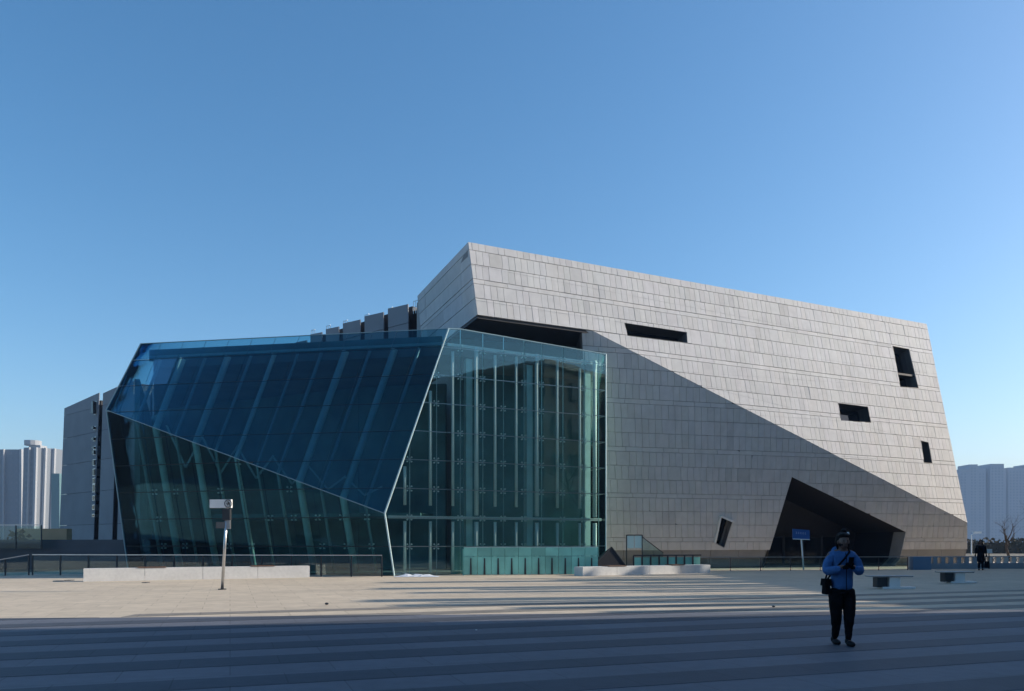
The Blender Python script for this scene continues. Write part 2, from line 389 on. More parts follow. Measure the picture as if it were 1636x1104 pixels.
# slot windows
def slot(fc, hole, depth=.75, lab=None, m=M_reveal):
    mb = MB(); n = len(hole); g = .002; big = hole
    for i in range(n):
        p, q = hole[i], hole[(i + 1) % n]
        A, B = fc.to3(p, .02), fc.to3(q, .02); C, D = fc.to3(q, -depth), fc.to3(p, -depth)
        c = sum((fc.to3(x) for x in hole), V3()) / n
        out = ((A + B) / 2 - c); out -= fc.n * out.dot(fc.n); nn = (B - A).cross(fc.n).normalized()
        if nn.dot(out) < 0: nn = -nn
        mb.prism([A + nn * .03, B + nn * .03, C + nn * .03, D + nn * .03], [A, B, C, D])
    o = mb.build('window', m, museum)
    if lab: o['label'] = lab
    pb = MB(); fc.slab(pb, shrink(hole, .004), -depth + .02, -depth + .06); pb.build('window_pane', G_W, o)
    fb = MB()
    for i in range(n): fb.bar(fc.to3(hole[i], -depth + .08), fc.to3(hole[(i + 1) % n], -depth + .08), .05, .05, fc.n)
    fb.build('window_frame', M_dsteel, o); return o
for h, lb in zip(holesU, ['long narrow slot window under the roof overhang', 'tall slanted window high at the right', 'short wide slanted window', 'small upright slanted window']): slot(UP, h, .8, lb)
M_reveal_l = mat('pale_reveal', (0.42, 0.41, 0.40), 0.7, noise=.05)
ow = slot(LO, slotL, .7, 'tilted recessed window in the lower wall', M_reveal_l)
tq = [LO.px(*p) for p in [(1141, 867), (1150, 824), (1171, 833)]]
MB().bar(LO.to3(tq[0], .09), LO.to3(tq[1], .09), .10, .12, LO.n).bar(LO.to3(tq[1], .09), LO.to3(tq[2], .09), .10, .16, LO.n).build('lit_reveal_bars', M_bench, ow)  # pale bars added as the sunlit left and top reveal
# entrance recess
ent = MB(); dd = V3((-hb.y, hb.x, 0)) * 5.0; n = len(door)
ring = [LO.to3(p, -.02) for p in door]
o = None
for i in range(n):
    A, B = ring[i], ring[(i + 1) % n]
    if max(A.z, B.z) < .3: continue
    c = sum(ring, V3()) / n; nn = (B - A).cross(dd).normalized()
    if nn.dot((A + B) / 2 - c) < 0: nn = -nn
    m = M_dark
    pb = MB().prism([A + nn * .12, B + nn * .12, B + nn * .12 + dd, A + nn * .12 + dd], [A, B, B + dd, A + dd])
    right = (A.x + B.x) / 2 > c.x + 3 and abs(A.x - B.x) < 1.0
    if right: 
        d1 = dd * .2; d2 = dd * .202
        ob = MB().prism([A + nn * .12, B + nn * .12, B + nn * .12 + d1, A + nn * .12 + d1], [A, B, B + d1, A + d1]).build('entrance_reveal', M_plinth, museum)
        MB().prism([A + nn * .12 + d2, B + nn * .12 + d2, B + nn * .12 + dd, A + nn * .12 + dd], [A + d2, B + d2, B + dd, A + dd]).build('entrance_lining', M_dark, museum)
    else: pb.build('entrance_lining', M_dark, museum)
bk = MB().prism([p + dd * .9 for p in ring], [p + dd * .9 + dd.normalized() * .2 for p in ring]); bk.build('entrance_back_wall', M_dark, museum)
dl = LO.to3(door[0]); base_l = min(ring, key=lambda p: p.x + p.z * 3); 
xs = [p for p in ring if p.z < .3]; xs.sort(key=lambda p: p.x); e0, e1_ = xs[0], xs[-1]
for k in range(5):
    t0, t1 = .12 + k * .16, .12 + k * .16 + .15
    a = e0.lerp(e1_, t0) + dd * .78; b = e0.lerp(e1_, t1) + dd * .78; a.z = b.z = 0.03
    fr = MB()
    for p, q in ((a, b), (a + V3((0, 0, 2.4)), b + V3((0, 0, 2.4))), (a, a + V3((0, 0, 2.4))), (b, b + V3((0, 0, 2.4)))): fr.bar(p, q, .06)
    d_ = fr.build('entrance_door', M_dsteel, museum)
    MB().prism([a + V3((0, .01, .05)), b + V3((0, .01, .05)), b + V3((0, .03, .05)), a + V3((0, .03, .05))],
               [a + V3((0, .01, 2.35)), b + V3((0, .01, 2.35)), b + V3((0, .03, 2.35)), a + V3((0, .03, 2.35))]).build('door_pane', G_W, d_)
# massing: soffit, roof, inner wall, back
back = nb * 18
mb = MB(); s0 = SL + V3((0, 0, .0)) - u * 0; 
sof = [SL - UP.n * .05 + V3((0, 0, -.02)), UP.to3((aR_S - .3, BS), -.05) + V3((0, 0, -.02)), UP.to3((aR_S - .3, BS)) + nb * 6, SL + ed * 6.3]
for p in sof: p.z = ZS - .02
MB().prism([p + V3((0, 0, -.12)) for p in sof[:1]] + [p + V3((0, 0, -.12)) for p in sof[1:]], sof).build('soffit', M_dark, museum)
top = [TL - UP.n * .1, TR - UP.n * .1 - u * .1, TR + back, TL + ed * 9 + nb * 9 + u * 3, TL + ed * 9 - UP.n * .1 + u * .2]
for p in top: p.z = ZT - .35
MB().prism([p - V3((0, 0, .3)) for p in top], top).build('roof', M_roof, museum)
iw = SL + ed * 4.0
MB().prism([V3((iw.x, iw.y, 0)), V3((3.8, iw.y + (3.8 - iw.x) * .27, 0)), V3((3.8, iw.y + (3.8 - iw.x) * .27 + .3, 0)), V3((iw.x, iw.y + .3, 0))],
           [V3((iw.x, iw.y, ZS - .15)), V3((3.8, iw.y + (3.8 - iw.x) * .27, ZS - .15)), V3((3.8, iw.y + (3.8 - iw.x) * .27 + .3, ZS - .15)), V3((iw.x, iw.y + .3, ZS - .15))]).build('inner_wall', M_int, museum)
la, lb = LO.to3((aL, bG), -.3), LO.to3((aL, LO.bz(ZS - .2)), -.3)
MB().prism([la, la + V3((0, 3, 0)), lb + V3((0, 5, 0)), lb], [p + V3((.2, 0, 0)) for p in (la, la + V3((0, 3, 0)), lb + V3((0, 5, 0)), lb)]).build('return_wall', M_dark, museum)
rb0 = LO.to3((lo_r, bG), -.3); rb1 = TR - UP.n * .3
MB().prism([V3((rb0.x - .4, rb0.y, 0)), V3((rb0.x - .1, rb0.y, 0)), V3((rb0.x - 9, rb0.y + 18, 0)), V3((rb0.x - 9.3, rb0.y + 18, 0))],
           [V3((rb1.x - .4, rb1.y, ZT - .4)), V3((rb1.x - .1, rb1.y, ZT - .4)), V3((rb1.x - 8, rb1.y + 17, ZT - .4)), V3((rb1.x - 8.3, rb1.y + 17, ZT - .4))]).build('side_wall', M_panel, museum)
eb = TL + ed * 9.0 
MB().prism([V3((eb.x - .05, eb.y, 0)), V3((eb.x + 9, eb.y, 0)), V3((eb.x + 9, eb.y + .4, 0)), V3((eb.x - .05, eb.y + .4, 0))],
           [V3((eb.x - .05, eb.y, ZT - .4)), V3((eb.x + 9, eb.y, ZT - .4)), V3((eb.x + 9, eb.y + .4, ZT - .4)), V3((eb.x - .05, eb.y + .4, ZT - .4))]).build('rear_wall', M_panel, museum)
bw0 = V3((eb.x + 9, eb.y + 6, 0)); bw1 = V3((rb0.x - 9, rb0.y + 18, 0))
MB().bar(bw0 + V3((0, 0, 7.7)), bw1 + V3((0, 0, 7.7)), .3, 15.3).build('back_wall', M_panel, museum)

# ------------------------------------------------------------------ gallery wing: a row of tall stone blades
wing = thing('gallery_wing', 'row of tall stone blade walls behind the glass hall, dark slots between', 'building', (-20, 60, 0))
wd = V3((-.763, .646, 0)); w0 = V3((-6.5, 48, 0)); wn = V3((-.646, -.763, 0))
def blade(t0, t1, ztop, dz, dep=2.6, lean=.25, name='stone_blade'):
    A = w0 + wd * t0; B = w0 + wd * t1            # A is the right end
    root = None
    zs = [0, 3.2, 6.4, 9.4, 12.2, 14.6]; mb = MB()
    for i, z0 in enumerate(zs):
        last = i == len(zs) - 1
        z1a = ztop + dz if last else zs[i + 1] - .03; z1b = ztop if last else zs[i + 1] - .03
        def pt(Q, z, of): return Q + wn * (of + lean * z / 16) + V3((0, 0, z))
        bot = [pt(B, z0, 0), pt(A, z0, 0), pt(A, z0, -.06), pt(B, z0, -.06)]; tp = [pt(B, z1b, 0), pt(A, z1a, 0), pt(A, z1a, -.06), pt(B, z1b, -.06)]
        mb.prism(bot, tp, random.uniform(.95, 1.06))
    cz = ztop - .1; cf = min(-.13, lean - .16); core = [A + wn * cf + wd * .0, B + wn * cf - wd * .12, B - wn * dep - wd * .12, A - wn * dep + wd * .0]
    o = mb.build(name, M_wing, wing); MB().prism([p + V3((0, 0, .01)) for p in core], [p + V3((0, 0, cz)) for p in core]).build('blade_core', M_dark, wing); return o
ts = [-1.1, 1.2, 3.43, 5.6, 7.4, 9.1, 10.8] + [10.8 + 2.1 * k for k in range(1, 13)]
for i in range(len(ts) - 1): blade(ts[i] + (.42 if i else .5), ts[i + 1], 15.75 - .06 * i + (.0 if i < 5 else -.2), -.06)
blade(44.4, 52.8, 15.35, .62, lean=-.6); blade(40.3, 43.3, 15.75, .25, lean=-.5); blade(36.6, 39.2, 16.0, .1, lean=-.4)
MB().prism([w0 + wd * -1 - wn * 2.2, w0 + wd * 52.5 - wn * 2.2, w0 + wd * 52.5 - wn * 7, w0 + wd * -1 - wn * 7],
           [w0 + wd * -1 - wn * 2.2 + V3((0, 0, 14.8)), w0 + wd * 52.5 - wn * 2.2 + V3((0, 0, 14.8)), w0 + wd * 52.5 - wn * 7 + V3((0, 0, 14.8)), w0 + wd * -1 - wn * 7 + V3((0, 0, 14.8))]).build('recessed_wall', M_dark, wing)
for i in range(6):     # roof railings on the blades
    A = w0 + wd * (ts[i] + .1) - wn * .2 + V3((0, 0, 15.2)); mb = MB()
    for k in range(3): mb.bar(A + wd * .2 * k, A + wd * .2 * k + V3((0, 0, .75)), .035)
    mb.bar(A + V3((0, 0, .75)), A + wd * .4 + V3((0, 0, .75)), .04); mb.bar(A + V3((0, 0, .4)), A + wd * .4 + V3((0, 0, .4)), .03); mb.build('roof_railing', M_steel, wing)
# small windows on the leftmost blade
Lf = Facet(w0 + wd * 52.8, -wd, V3((0, 0, 1)))
rnd = random.Random(3)
for k, (zz, hh) in enumerate([(13.9, 1.3), (12.4, .35), (11.3, .4), (10.5, .3), (9.95, .5), (8.9, .6), (7.9, .7), (7.1, .6), (6.3, .8), (5.5, .5), (4.6, .5), (3.9, .3)]):
    a0 = 7.4 + .05 * k
    fb = MB(); Lf.slab(fb, [(a0, zz), (a0 + .62, zz), (a0 + .62, zz + hh), (a0, zz + hh)], -.8, .06 - .04 * zz); f_ = fb.build('window', M_steel, wing)
    fb = MB(); Lf.slab(fb, [(a0 + .07, zz + .06), (a0 + .55, zz + .06), (a0 + .55, zz + hh - .06), (a0 + .07, zz + hh - .06)], -.2, .07 - .04 * zz); fb.build('window_pane', G_W, f_)

# ------------------------------------------------------------------ glass hall
hall = thing('glass_hall', 'faceted teal glass entrance hall with white steel masts behind its panes', 'glass building', (-6, 40, 0))
G5 = P(630, 920, 35.8); G5.z = 0
gu = V3((math.cos(R(25)), math.sin(R(25)), 0))
FV = Facet(G5, gu, (0, 0, 1))
G4 = hit(615, 820, FV.O, FV.n); G2 = hit(715, 525, FV.O, FV.n); VR = hit(968, 566, FV.O, FV.n); VB = V3((VR.x, VR.y, 0))
G2b = hit(736, 526, FV.O, FV.n)
G1 = P(225, 549, 1); kz = (G2.z - EYE) / (G1.z - EYE); G1 = P(225, 549, kz)
un = (G1 - G2).cross(G4 - G2).normalized(); un = un if un.y < 0 else -un
G3 = hit(170, 655, G2, un)
uu = (G2 - G1); uu.z = 0; uu.normalize()
FU = Facet(G4, (G2 - G1), (G2 - G4))
ln = (G3 - G4).cross(G5 - G4).normalized(); ln = ln if ln.y < 0 else -ln
lh = V3((0, 0, 1)).cross(ln).normalized(); lh = lh if lh.x > 0 else -lh
FL = Facet(G5, lh, (G4 - G5))
G6 = hit(205, 913, G5, ln); t = G6.z / (G6 - G3).z if abs((G6 - G3).z) > 1e-6 else 0; G6 = G6 - (G6 - G3) * (G6.z / (G6 - G3).z)
MOD = 1.32
zl = [0.02] + [MOD * k for k in range(1, 9)] + [11.6]
def panes(fc, poly, cols, zrows, m, off=0.0, name='glass_pane', special=None):
    cnt = 0
    for i in range(len(cols) - 1):
        for j in range(len(zrows) - 1):
            r = [(cols[i] + .012, fc.bz(zrows[j]) + .012), (cols[i + 1] - .012, fc.bz(zrows[j]) + .012), (cols[i + 1] - .012, fc.bz(zrows[j + 1]) - .012), (cols[i] + .012, fc.bz(zrows[j + 1]) - .012)]
            q = inter(r, poly)
            if q and area(q) > .02:
                mb = MB(); jit = random.uniform(-.003, .003); tl = random.uniform(-.006, .006)
                fc.slab(mb, q, off - .015 + jit, off + .015 + jit + tl * 0); mm = special if special and (i, j) in SPECIAL else m
                o = mb.build(name, mm, hall); cnt += 1
                if mm is special: o['label'] = 'paler pane in the tilted glass'
    return cnt
pV = ccw([FV.to2(p) for p in (G2, G4, G5, VB, VR, G2b)])
aR = FV.to2(VR)[0]
colV = [-.6]
for pxx in (655, 698, 736, 772, 805, 838, 866, 900, 934, 957): colV.append(FV.px(pxx, 700)[0])
colV.append(aR)
SPECIAL = set()
n1 = panes(FV, shrink(pV, .01), colV, zl, G_V)
# tilted upper facet: columns run parallel to the corner edge
pU = ccw([FU.to2(p) for p in (G1, G2, G4, G3)]); LU = (G2 - G1).length
ua = [p[0] for p in pU]; colU = [0 - k * 1.22 for k in range(0, 17)][::-1]
zU = [0.03, 1.32, 2.64, 3.96, 5.28, 6.6, 7.92, 9.24, 10.56, 11.6]
SPECIAL = {(4, 7)}
# FU.w has a horizontal part, rows are still level because bz() only needs height along w
n2 = panes(FU, shrink(pU, .01), colU, zU, G_U, special=G_P)
pL = ccw([FL.to2(p) for p in (G3, G4, G5, G6)])
colL = [0.3 - k * 1.25 for k in range(0, 17)][::-1]
n3 = panes(FL, shrink(pL, .01), colL, zl, G_L)
print('panes', n1, n2, n3)
# return wall to the museum
rb = V3((-math.sin(R(25)), math.cos(R(25)), 0)); FR = Facet(VB, rb, (0, 0, 1))
for j in range(len(zl) - 1):
    z0, z1 = zl[j] + .012, min(zl[j + 1], VR.z) - .012
    w0_, w1_ = 3.5 * (1 - z0 / 12.6), 3.5 * (1 - z1 / 12.6)
    mb = MB(); FR.slab(mb, [(.02, z0), (w0_, z0), (w1_, z1), (.02, z1)], -.015, .015); mb.build('return_glass_pane', G_V, hall)
def rodrow(fc, poly, zz, off, w, m, name):
    b = fc.bz(zz); r = inter([(-40, b), (40, b), (40, b + .001), (-40, b + .001)], poly)
    if r:
        x0 = min(p[0] for p in r); x1 = max(p[0] for p in r)
        MB().bar(fc.to3((x0, b), off), fc.to3((x1, b), off), w, w * 1.2).build(name, m, hall)
for zz in zl[1:-1]: 
    rodrow(FV, pV, zz, -.06, .032, M_steel, 'transom'); rodrow(FL, pL, zz, -.06, .035, M_dsteel, 'transom')
for zz in zU[3:-1]: rodrow(FU, pU, zz, -.06, .03, M_dsteel, 'transom')
def colline(fc, poly, a, ins=.02):
    r = inter([(a, -5), (a + .001, -5), (a + .001, 20), (a, 20)], poly)
    if not r: return None
    return min(p[1] for p in r), max(p[1] for p in r)
for a in colV[1:-1]:
    r = colline(FV, pV, a)
    if r: MB().bar(FV.to3((a, r[0]), -.05), FV.to3((a, r[1]), -.05), .024, .03, FV.n).build('pane_joint', M_tealcol, hall)
# white masts behind the front glass
zb = 2.66
for i, pxx in enumerate((650, 691, 727, 765, 795, 829, 862, 895, 931, 955)):
    a = FV.px(pxx, 700)[0]; r = colline(FV, pV, a)
    if not r: continue
    big = pxx in (765, 862, 955); rr = .105 if big else .075; zt = min(r[1] - .35, 10.75)
    if not big: zt -= random.uniform(0, .5)
    MB().tube([FV.to3((a, .1), -.3), FV.to3((a, zb - .18), -.3)], rr, 10).build('mast', M_mast, hall, smooth=True)
    MB().tube([FV.to3((a, zb + (.12 if big else .55)), -.3), FV.to3((a, zt), -.3)], rr, 10).build('mast', M_mast, hall, smooth=True)
    if big: MB().bar(FV.to3((a - .26, 0), -.7), FV.to3((a - .26, min(zt, 10.25)), -.7), .32, .3, FV.n).build('column', M_tealcol, hall)
MB().bar(FV.to3((-.2, zb), -.3), FV.to3((aR - .1, zb), -.3), .1, .13).build('cross_beam', M_white, hall)
a0 = FV.to2(G2)[0]
MB().bar(FV.to3((a0 + .1, 10.75), -.3), FV.to3((aR - .15, 10.6), -.3), .12, .14).build('roof_edge_beam', M_white, hall)
MB().bar(FU.to3(FU.to2(G1), 0).lerp(G2, .02) + V3((0, .35, -.62)), G2 + V3((-.1, .3, -.62)), .12, .12).build('roof_edge_beam', M_tealcol, hall)
# corner edge beam and crease trim
MB().tube([G2 + V3((.06, -.05, 0)), G4 + V3((0, -.05, 0)), G5 + V3((0, -.05, 0))], [.03, .045, .04], 10).build('corner_beam', M_tealcol, hall, smooth=False)
MB().tube([G3 + V3((0, -.02, 0)), G4 + V3((-.03, -.02, 0))], .017, 8).build('crease_trim', M_tealdim, hall)
MB().tube([G1, G2], .022, 6).build('top_trim', M_tealdim, hall)
MB().tube([G2, G2b, VR], .03, 6).build('top_trim', M_tealdim, hall)
MB().tube([G1, G3, G6], .035, 6).build('left_edge_trim', M_tealdim, hall)
MB().tube([VR, VB], .035, 6).build('right_edge_trim', M_tealcol, hall)
# bent columns following the tilted facets
for i, a in enumerate(colU):
    r = colline(FU, pU, a)
    if not r or r[1] - r[0] < 1.0: continue
    if abs(a) < .3: continue
    rr = (.16, .07, .11, .06, .08, .17, .07)[i % 7]
    p0 = FU.to3((a, r[1] - .75), -.4); p1 = FU.to3((a, r[0] + .05), -.4)
    l2 = FL.to2(FU.to3((a, r[0])));  rl = colline(FL, pL, l2[0])
    pts = [p0, p1]
    if rl: pts.append(FL.to3((l2[0], .1), -.4))
    MB().tube(pts, rr, 10).build('bent_column', M_tealcol if rr > .1 else M_tealdim, hall, smooth=True)
# point fittings
fm = MB()
for sx in (-1, 1):
    for sz in (-1, 1):
        fm.bar((0, 0, 0), (sx * .09, 0, sz * .09), .012); fm.tube([(sx * .1, -.05, sz * .1), (sx * .1, .03, sz * .1)], .038, 8)
fit0 = None; fcount = 0
def fitting(fc, q, off):
    global fit0, fcount
    p = fc.to3(q, off); rz = math.atan2(fc.u.y, fc.u.x)
    if fit0 is None:
        fit0 = fm.build('point_fitting', M_white, None); o = fit0
    else: o = fit0.copy(); COL.objects.link(o)
    o.parent = hall; o.matrix_parent_inverse = PINV(hall); o.location = p; o.rotation_euler = (0, 0, rz); fcount += 1
for a in colV[1:-2]:
    for zz in zl[1:-1]:
        if colline(FV, pV, a) and colline(FV, pV, a)[0] < zz < colline(FV, pV, a)[1] and random.random() < .8: fitting(FV, (a, zz), -.1)
for a in colL[6:-1]:
    for zz in zl[1:5]:
        r = colline(FL, pL, a); b = FL.bz(zz)
        if r and r[0] < b < r[1] and random.random() < .7: fitting(FL, (a, b), -.1)
# floor, roof, inner walls
hp = [G6 + V3((.3, .3, 0)), G5 + V3((0, .3, 0)), VB + V3((-.2, .2, 0)), V3((3.2, 44.0, 0)), V3((-3.6, 42.0, 0)), V3((-6, 47.5, 0)), V3((-19, 58, 0)), V3((-22, 56, 0))]
MB().prism([p + V3((0, 0, .01)) for p in hp], [p + V3((0, 0, .05)) for p in hp]).build('floor', M_intf, hall)
rp = [G1 + V3((.4, .5, 0)), G2 + V3((.1, .5, 0)), VR + V3((-.2, .4, 0)), V3((3.6, 43.5, 0)), V3((-3.6, 42.0, 0)), V3((-6, 47.5, 0)), V3((-19, 58, 0)), V3((-25.6, 57, 0))]
for p in rp: p.z = 10.3
MB().prism(rp, [p + V3((0, 0, .35)) for p in rp]).build('roof', M_roof, hall)
pa, pb_ = G1.lerp(G2, .012) + V3((0, .62, 0)), G2.lerp(G1, .02) + V3((0, .62, 0)); pa.z = pb_.z = 10.94
MB().bar(pa, pb_, .12, .56).build('roof_parapet', M_int, hall)
def iwall(a, b, h, m, name='inner_wall'): MB().bar(V3((a[0], a[1], h / 2 + .05)), V3((b[0], b[1], h / 2 + .05)), .25, h).build(name, m, hall)
iwall((-22, 51.5), (-8.5, 44.5), 10.1, M_int); iwall((-8.5, 44.5), (-3.6, 43.5), 10.1, M_int)
iwall((-25.2, 55.5), (-22, 51.5), 10.1, M_int); iwall((-19.4, 41.2), (-25.2, 55.5), 9.9, M_int, 'side_wall'); 
# mezzanine and a lit-side stair core inside
MB().prism([V3((-16, 42.6, 2.75)), V3((-4.6, 40, 2.75)), V3((-4.2, 42.6, 2.75)), V3((-8.5, 44.3, 2.75)), V3((-16, 48, 2.75))], [V3((-16, 42.6, 3.0)), V3((-4.6, 40, 3.0)), V3((-4.2, 42.6, 3.0)), V3((-8.5, 44.3, 3.0)), V3((-16, 48, 3.0))]).build('mezzanine', M_int, hall)
for k in range(6):          # crossing roof trusses seen through the lower facet
    x0 = -18 + k * 1.9; y0 = 41.5 - .2 * k
    MB().bar((x0, y0, 7.6 - k * .55), (x0 + 1.0, y0, 5.4 - k * .3), .09).bar((x0 + 1.0, y0, 5.4 - k * .3), (x0 + 1.9, y0, 7.1 - k * .55), .09).build('truss_brace', M_tealdim, hall)

# low frosted glass wall in front
lw = thing('low_glass_wall', 'low frosted teal glass wall with thin dark posts in front of the hall', 'glass wall', (-.5, 36.2, 0))
LWf = Facet(P(741, 919, 36.3).xy.to_3d(), V3((math.cos(R(9)), math.sin(R(9)), 0)), (0, 0, 1)); Lw = 6.3
nn_ = 10
for i in range(nn_):
    for z0, z1 in ((.03, .86), (.88, 1.27)):
        mb = MB(); a0 = i * Lw / nn_; LWf.slab(mb, [(a0 + .01, z0), (a0 + Lw / nn_ - .01, z0), (a0 + Lw / nn_ - .01, z1), (a0 + .01, z1)], -.02, .02, random.uniform(.82, 1.2)); mb.build('glass_panel', M_teal, lw)
    mb = MB(); a1 = i * Lw / nn_ + .27; LWf.slab(mb, [(a1, .03), (a1 + .09, .03), (a1 + .07, .78), (a1 + .02, .78)], .022, .06); mb.build('dark_post', M_dsteel, lw)
mb = MB(); LWf.slab(mb, [(0, 1.27), (Lw, 1.27), (Lw, 1.3), (0, 1.3)], -.03, .03); mb.build('cap_rail', M_tealcol, lw)
mb = MB(); MB.bar(mb, LWf.to3((0, .6), -.5), LWf.to3((0, .6), 0), .04, 1.2)
mb.build('end_panel', M_teal, lw)

# ------------------------------------------------------------------ balustrades
def balustrade(label, pts, h, spacing, loc, cat='balustrade', rail=M_steel, gm=G_R, post_w=.05):
    t = thing('glass_balustrade', label, cat, loc)
    for (a, b) in zip(pts[:-1], pts[1:]):
        a, b = V3(a), V3(b); L = (b - a).length; n = max(1, round(L / spacing)); up = V3((0, 0, h))
        for i in range(n):
            p, q = a.lerp(b, i / n), a.lerp(b, (i + 1) / n); d = (q - p).normalized(); o = V3((-d.y, d.x, 0)) * .008
            MB().bar(p, p + up, post_w, post_w, V3((0, 1, 0))).build('post', M_dsteel, t)
            p2, q2 = p + d * .05, q - d * .05; z0 = V3((0, 0, .06)); z1 = V3((0, 0, h - .05))
            MB().prism([p2 - o + z0, q2 - o + z0, q2 + o + z0, p2 + o + z0], [p2 - o + z1, q2 - o + z1, q2 + o + z1, p2 + o + z1]).build('glass_panel', gm, t)
        MB().bar(a + up + V3((0, 0, .02)), b + up + V3((0, 0, .02)), .06, .04).build('rail', rail, t)
    MB().bar(V3(pts[-1]), V3(pts[-1]) + V3((0, 0, h)), post_w, post_w, V3((0, 1, 0))).build('post', M_dsteel, t)
    return t
balustrade('long glass balustrade with steel top rail behind the long white stone bench', [P(52, 920, 36.6).xy.to_3d(), P(610, 920, 34.9).xy.to_3d()], .92, 1.35, (-14, 36, 0))
balustrade('glass balustrade with thin rail running past the dark museum entrance', [P(1118, 911, 41.6).xy.to_3d(), P(1450, 911, 43.0).xy.to_3d()], .7, 1.7, (14, 42, 0), post_w=.035)
balustrade('short sloping glass balustrade of the ramp at the left edge', [P(-30, 920, 35.5).xy.to_3d() + V3((0, 0, -.35)), P(46, 920, 36.6).xy.to_3d()], .92, .9, (-22, 36, 0))
balustrade('raised dark ramp balustrade by the brown wall', [V3((-32, 44.5, 1.1)), V3((-26.3, 44.5, 1.1))], 1.35, 1.3, (-29, 44.5, 0))
# dark low walls left of the hall
bx = MB().box((-25.5, 45.5, 0), 13.5, .5, 1.65); tag(bx.build('low_wall', mat('dark_blue_wall', (.05, .065, .09), .4, noise=.15, nscale=.6)), 'dark blue low wall behind the left glass balustrade', 'wall')
bx = MB().box((-31.5, 48, 0), 5.2, .8, 2.15).box((-29.3, 48, 2.15), 1.0, .8, .0); tag(MB().box((-29.4, 50, 0), 3.2, .6, 2.35).build('low_wall', M_brown), 'low brown wall between the far white towers and the stone blades', 'wall')

# ------------------------------------------------------------------ stone benches (long, white)
def long_bench(label, a, b, h, dep, seats, cat='bench'):
    a, b = V3(a), V3(b); d = (b - a).normalized(); nn = V3((-d.y, d.x, 0)); L = (b - a).length
    t = thing('stone_bench', label, cat, tuple(a.lerp(b, .5)))
    n = 4
    for i in range(n):
        p, q = a + d * (L * i / n + .006), a + d * (L * (i + 1) / n - .006)
        base = [p, q, q + nn * dep, p + nn * dep]; up = V3((0, 0, h)); MB().prism([x + V3((0, 0, .001)) for x in base], [x + up for x in base], 1).build('stone_block', M_bench, t)
    for s0, s1 in seats:
        p, q = a + d * L * s0 - nn * .02, a + d * L * s1 - nn * .02; sl_ = MB(); 
        st = None
        for k in range(5):
            o0 = nn * (k * (dep * .85) / 5); o1 = nn * ((k + 1) * (dep * .85) / 5 - .02)
            base = [p + o0, q + o0, q + o1, p + o1]
            MB().prism([x + V3((0, 0, h + .004)) for x in base], [x + V3((0, 0, h + .045)) for x in base]).build('timber_slat', M_wood, t)
    return t
long_bench('long white stone bench with two brown timber seats beside the tall sign post', G(133, 929.5), P(495, 921.5, 34.2).xy.to_3d(), .50, .55, [(.22, .34), (.72, .83)])
long_bench('pale stone bench in front of the museum wall near the dark pyramid', P(931, 920.5, 35.6).xy.to_3d(), P(1135, 914, 39.2).xy.to_3d(), .40, .7, [(.19, .32), (.68, .78)])

# dark pyramid skylight and stair box
sk = thing('pyramid_skylight', 'low dark pyramid skylight behind the pale stone bench', 'skylight', (4.5, 38.5, 0))
pk = P(977, 874, 38.5); bl, br = P(936, 905, 38.0), P(1008, 905, 38.6); bl.z = br.z = .02
for a, b in ((bl, br), (br, br + V3((-.6, 1.6, 0))), (br + V3((-.6, 1.6, 0)), bl + V3((-.2, 1.6, 0))), (bl + V3((-.2, 1.6, 0)), bl)):
    MB().prism([a, b, pk], [a + V3((0, .03, .0)), b + V3((0, .03, 0)), pk + V3((0, .02, .02))]).build('roof_face', M_dark, sk)
for e in (bl, br): MB().bar(e, pk, .05).build('ridge', M_dsteel, sk)
MB().bar(bl, br, .06, .08).build('kerb', M_dsteel, sk)
sb = thing('stair_glass_box', 'small pale glass box with sloping handrail against the museum wall', 'stair enclosure', (6, 40.5, 0))
bx0, bx1 = P(1001, 876, 41.5), P(1026, 876, 41.6)
for a, b in ((bx0, bx0.lerp(bx1, .5)), (bx0.lerp(bx1, .5), bx1)):
    MB().prism([V3((a.x + .02, a.y, 1.2)), V3((b.x - .02, b.y, 1.2)), V3((b.x - .02, b.y + .03, 1.2)), V3((a.x + .02, a.y + .03, 1.2))], [V3((a.x + .02, a.y, 1.85)), V3((b.x - .02, b.y, 1.85)), V3((b.x - .02, b.y + .03, 1.85)), V3((a.x + .02, a.y + .03, 1.85))]).build('glass_panel', mat('pale_green_glass', (.72, .82, .74), .5) if 'pale_green_glass' not in MATS else MATS['pale_green_glass'], sb)
for p in (bx0, bx1): MB().bar(V3((p.x, p.y, 0)), V3((p.x, p.y, 1.88)), .05, .05, V3((0, 1, 0))).build('post', M_dsteel, sb)
MB().bar(V3((bx0.x, bx0.y, 1.88)), V3((bx1.x, bx1.y, 1.88)), .05).build('top_rail', M_dsteel, sb)
MB().bar(V3((bx1.x, bx1.y, 1.78)), V3((bx1.x + 1.1, bx1.y, .95)), .04).build('handrail', M_dsteel, sb)
MB().prism([V3((bx1.x + .03, bx1.y, .4)), V3((bx1.x + 1.1, bx1.y, .4)), V3((bx1.x + 1.1, bx1.y, .92)), V3((bx1.x + .03, bx1.y, 1.72))], [V3((bx1.x + .03, bx1.y + .02, .4)), V3((bx1.x + 1.1, bx1.y + .02, .4)), V3((bx1.x + 1.1, bx1.y + .02, .92)), V3((bx1.x + .03, bx1.y + .02, 1.72))]).build('sloped_glass', G_R, sb)
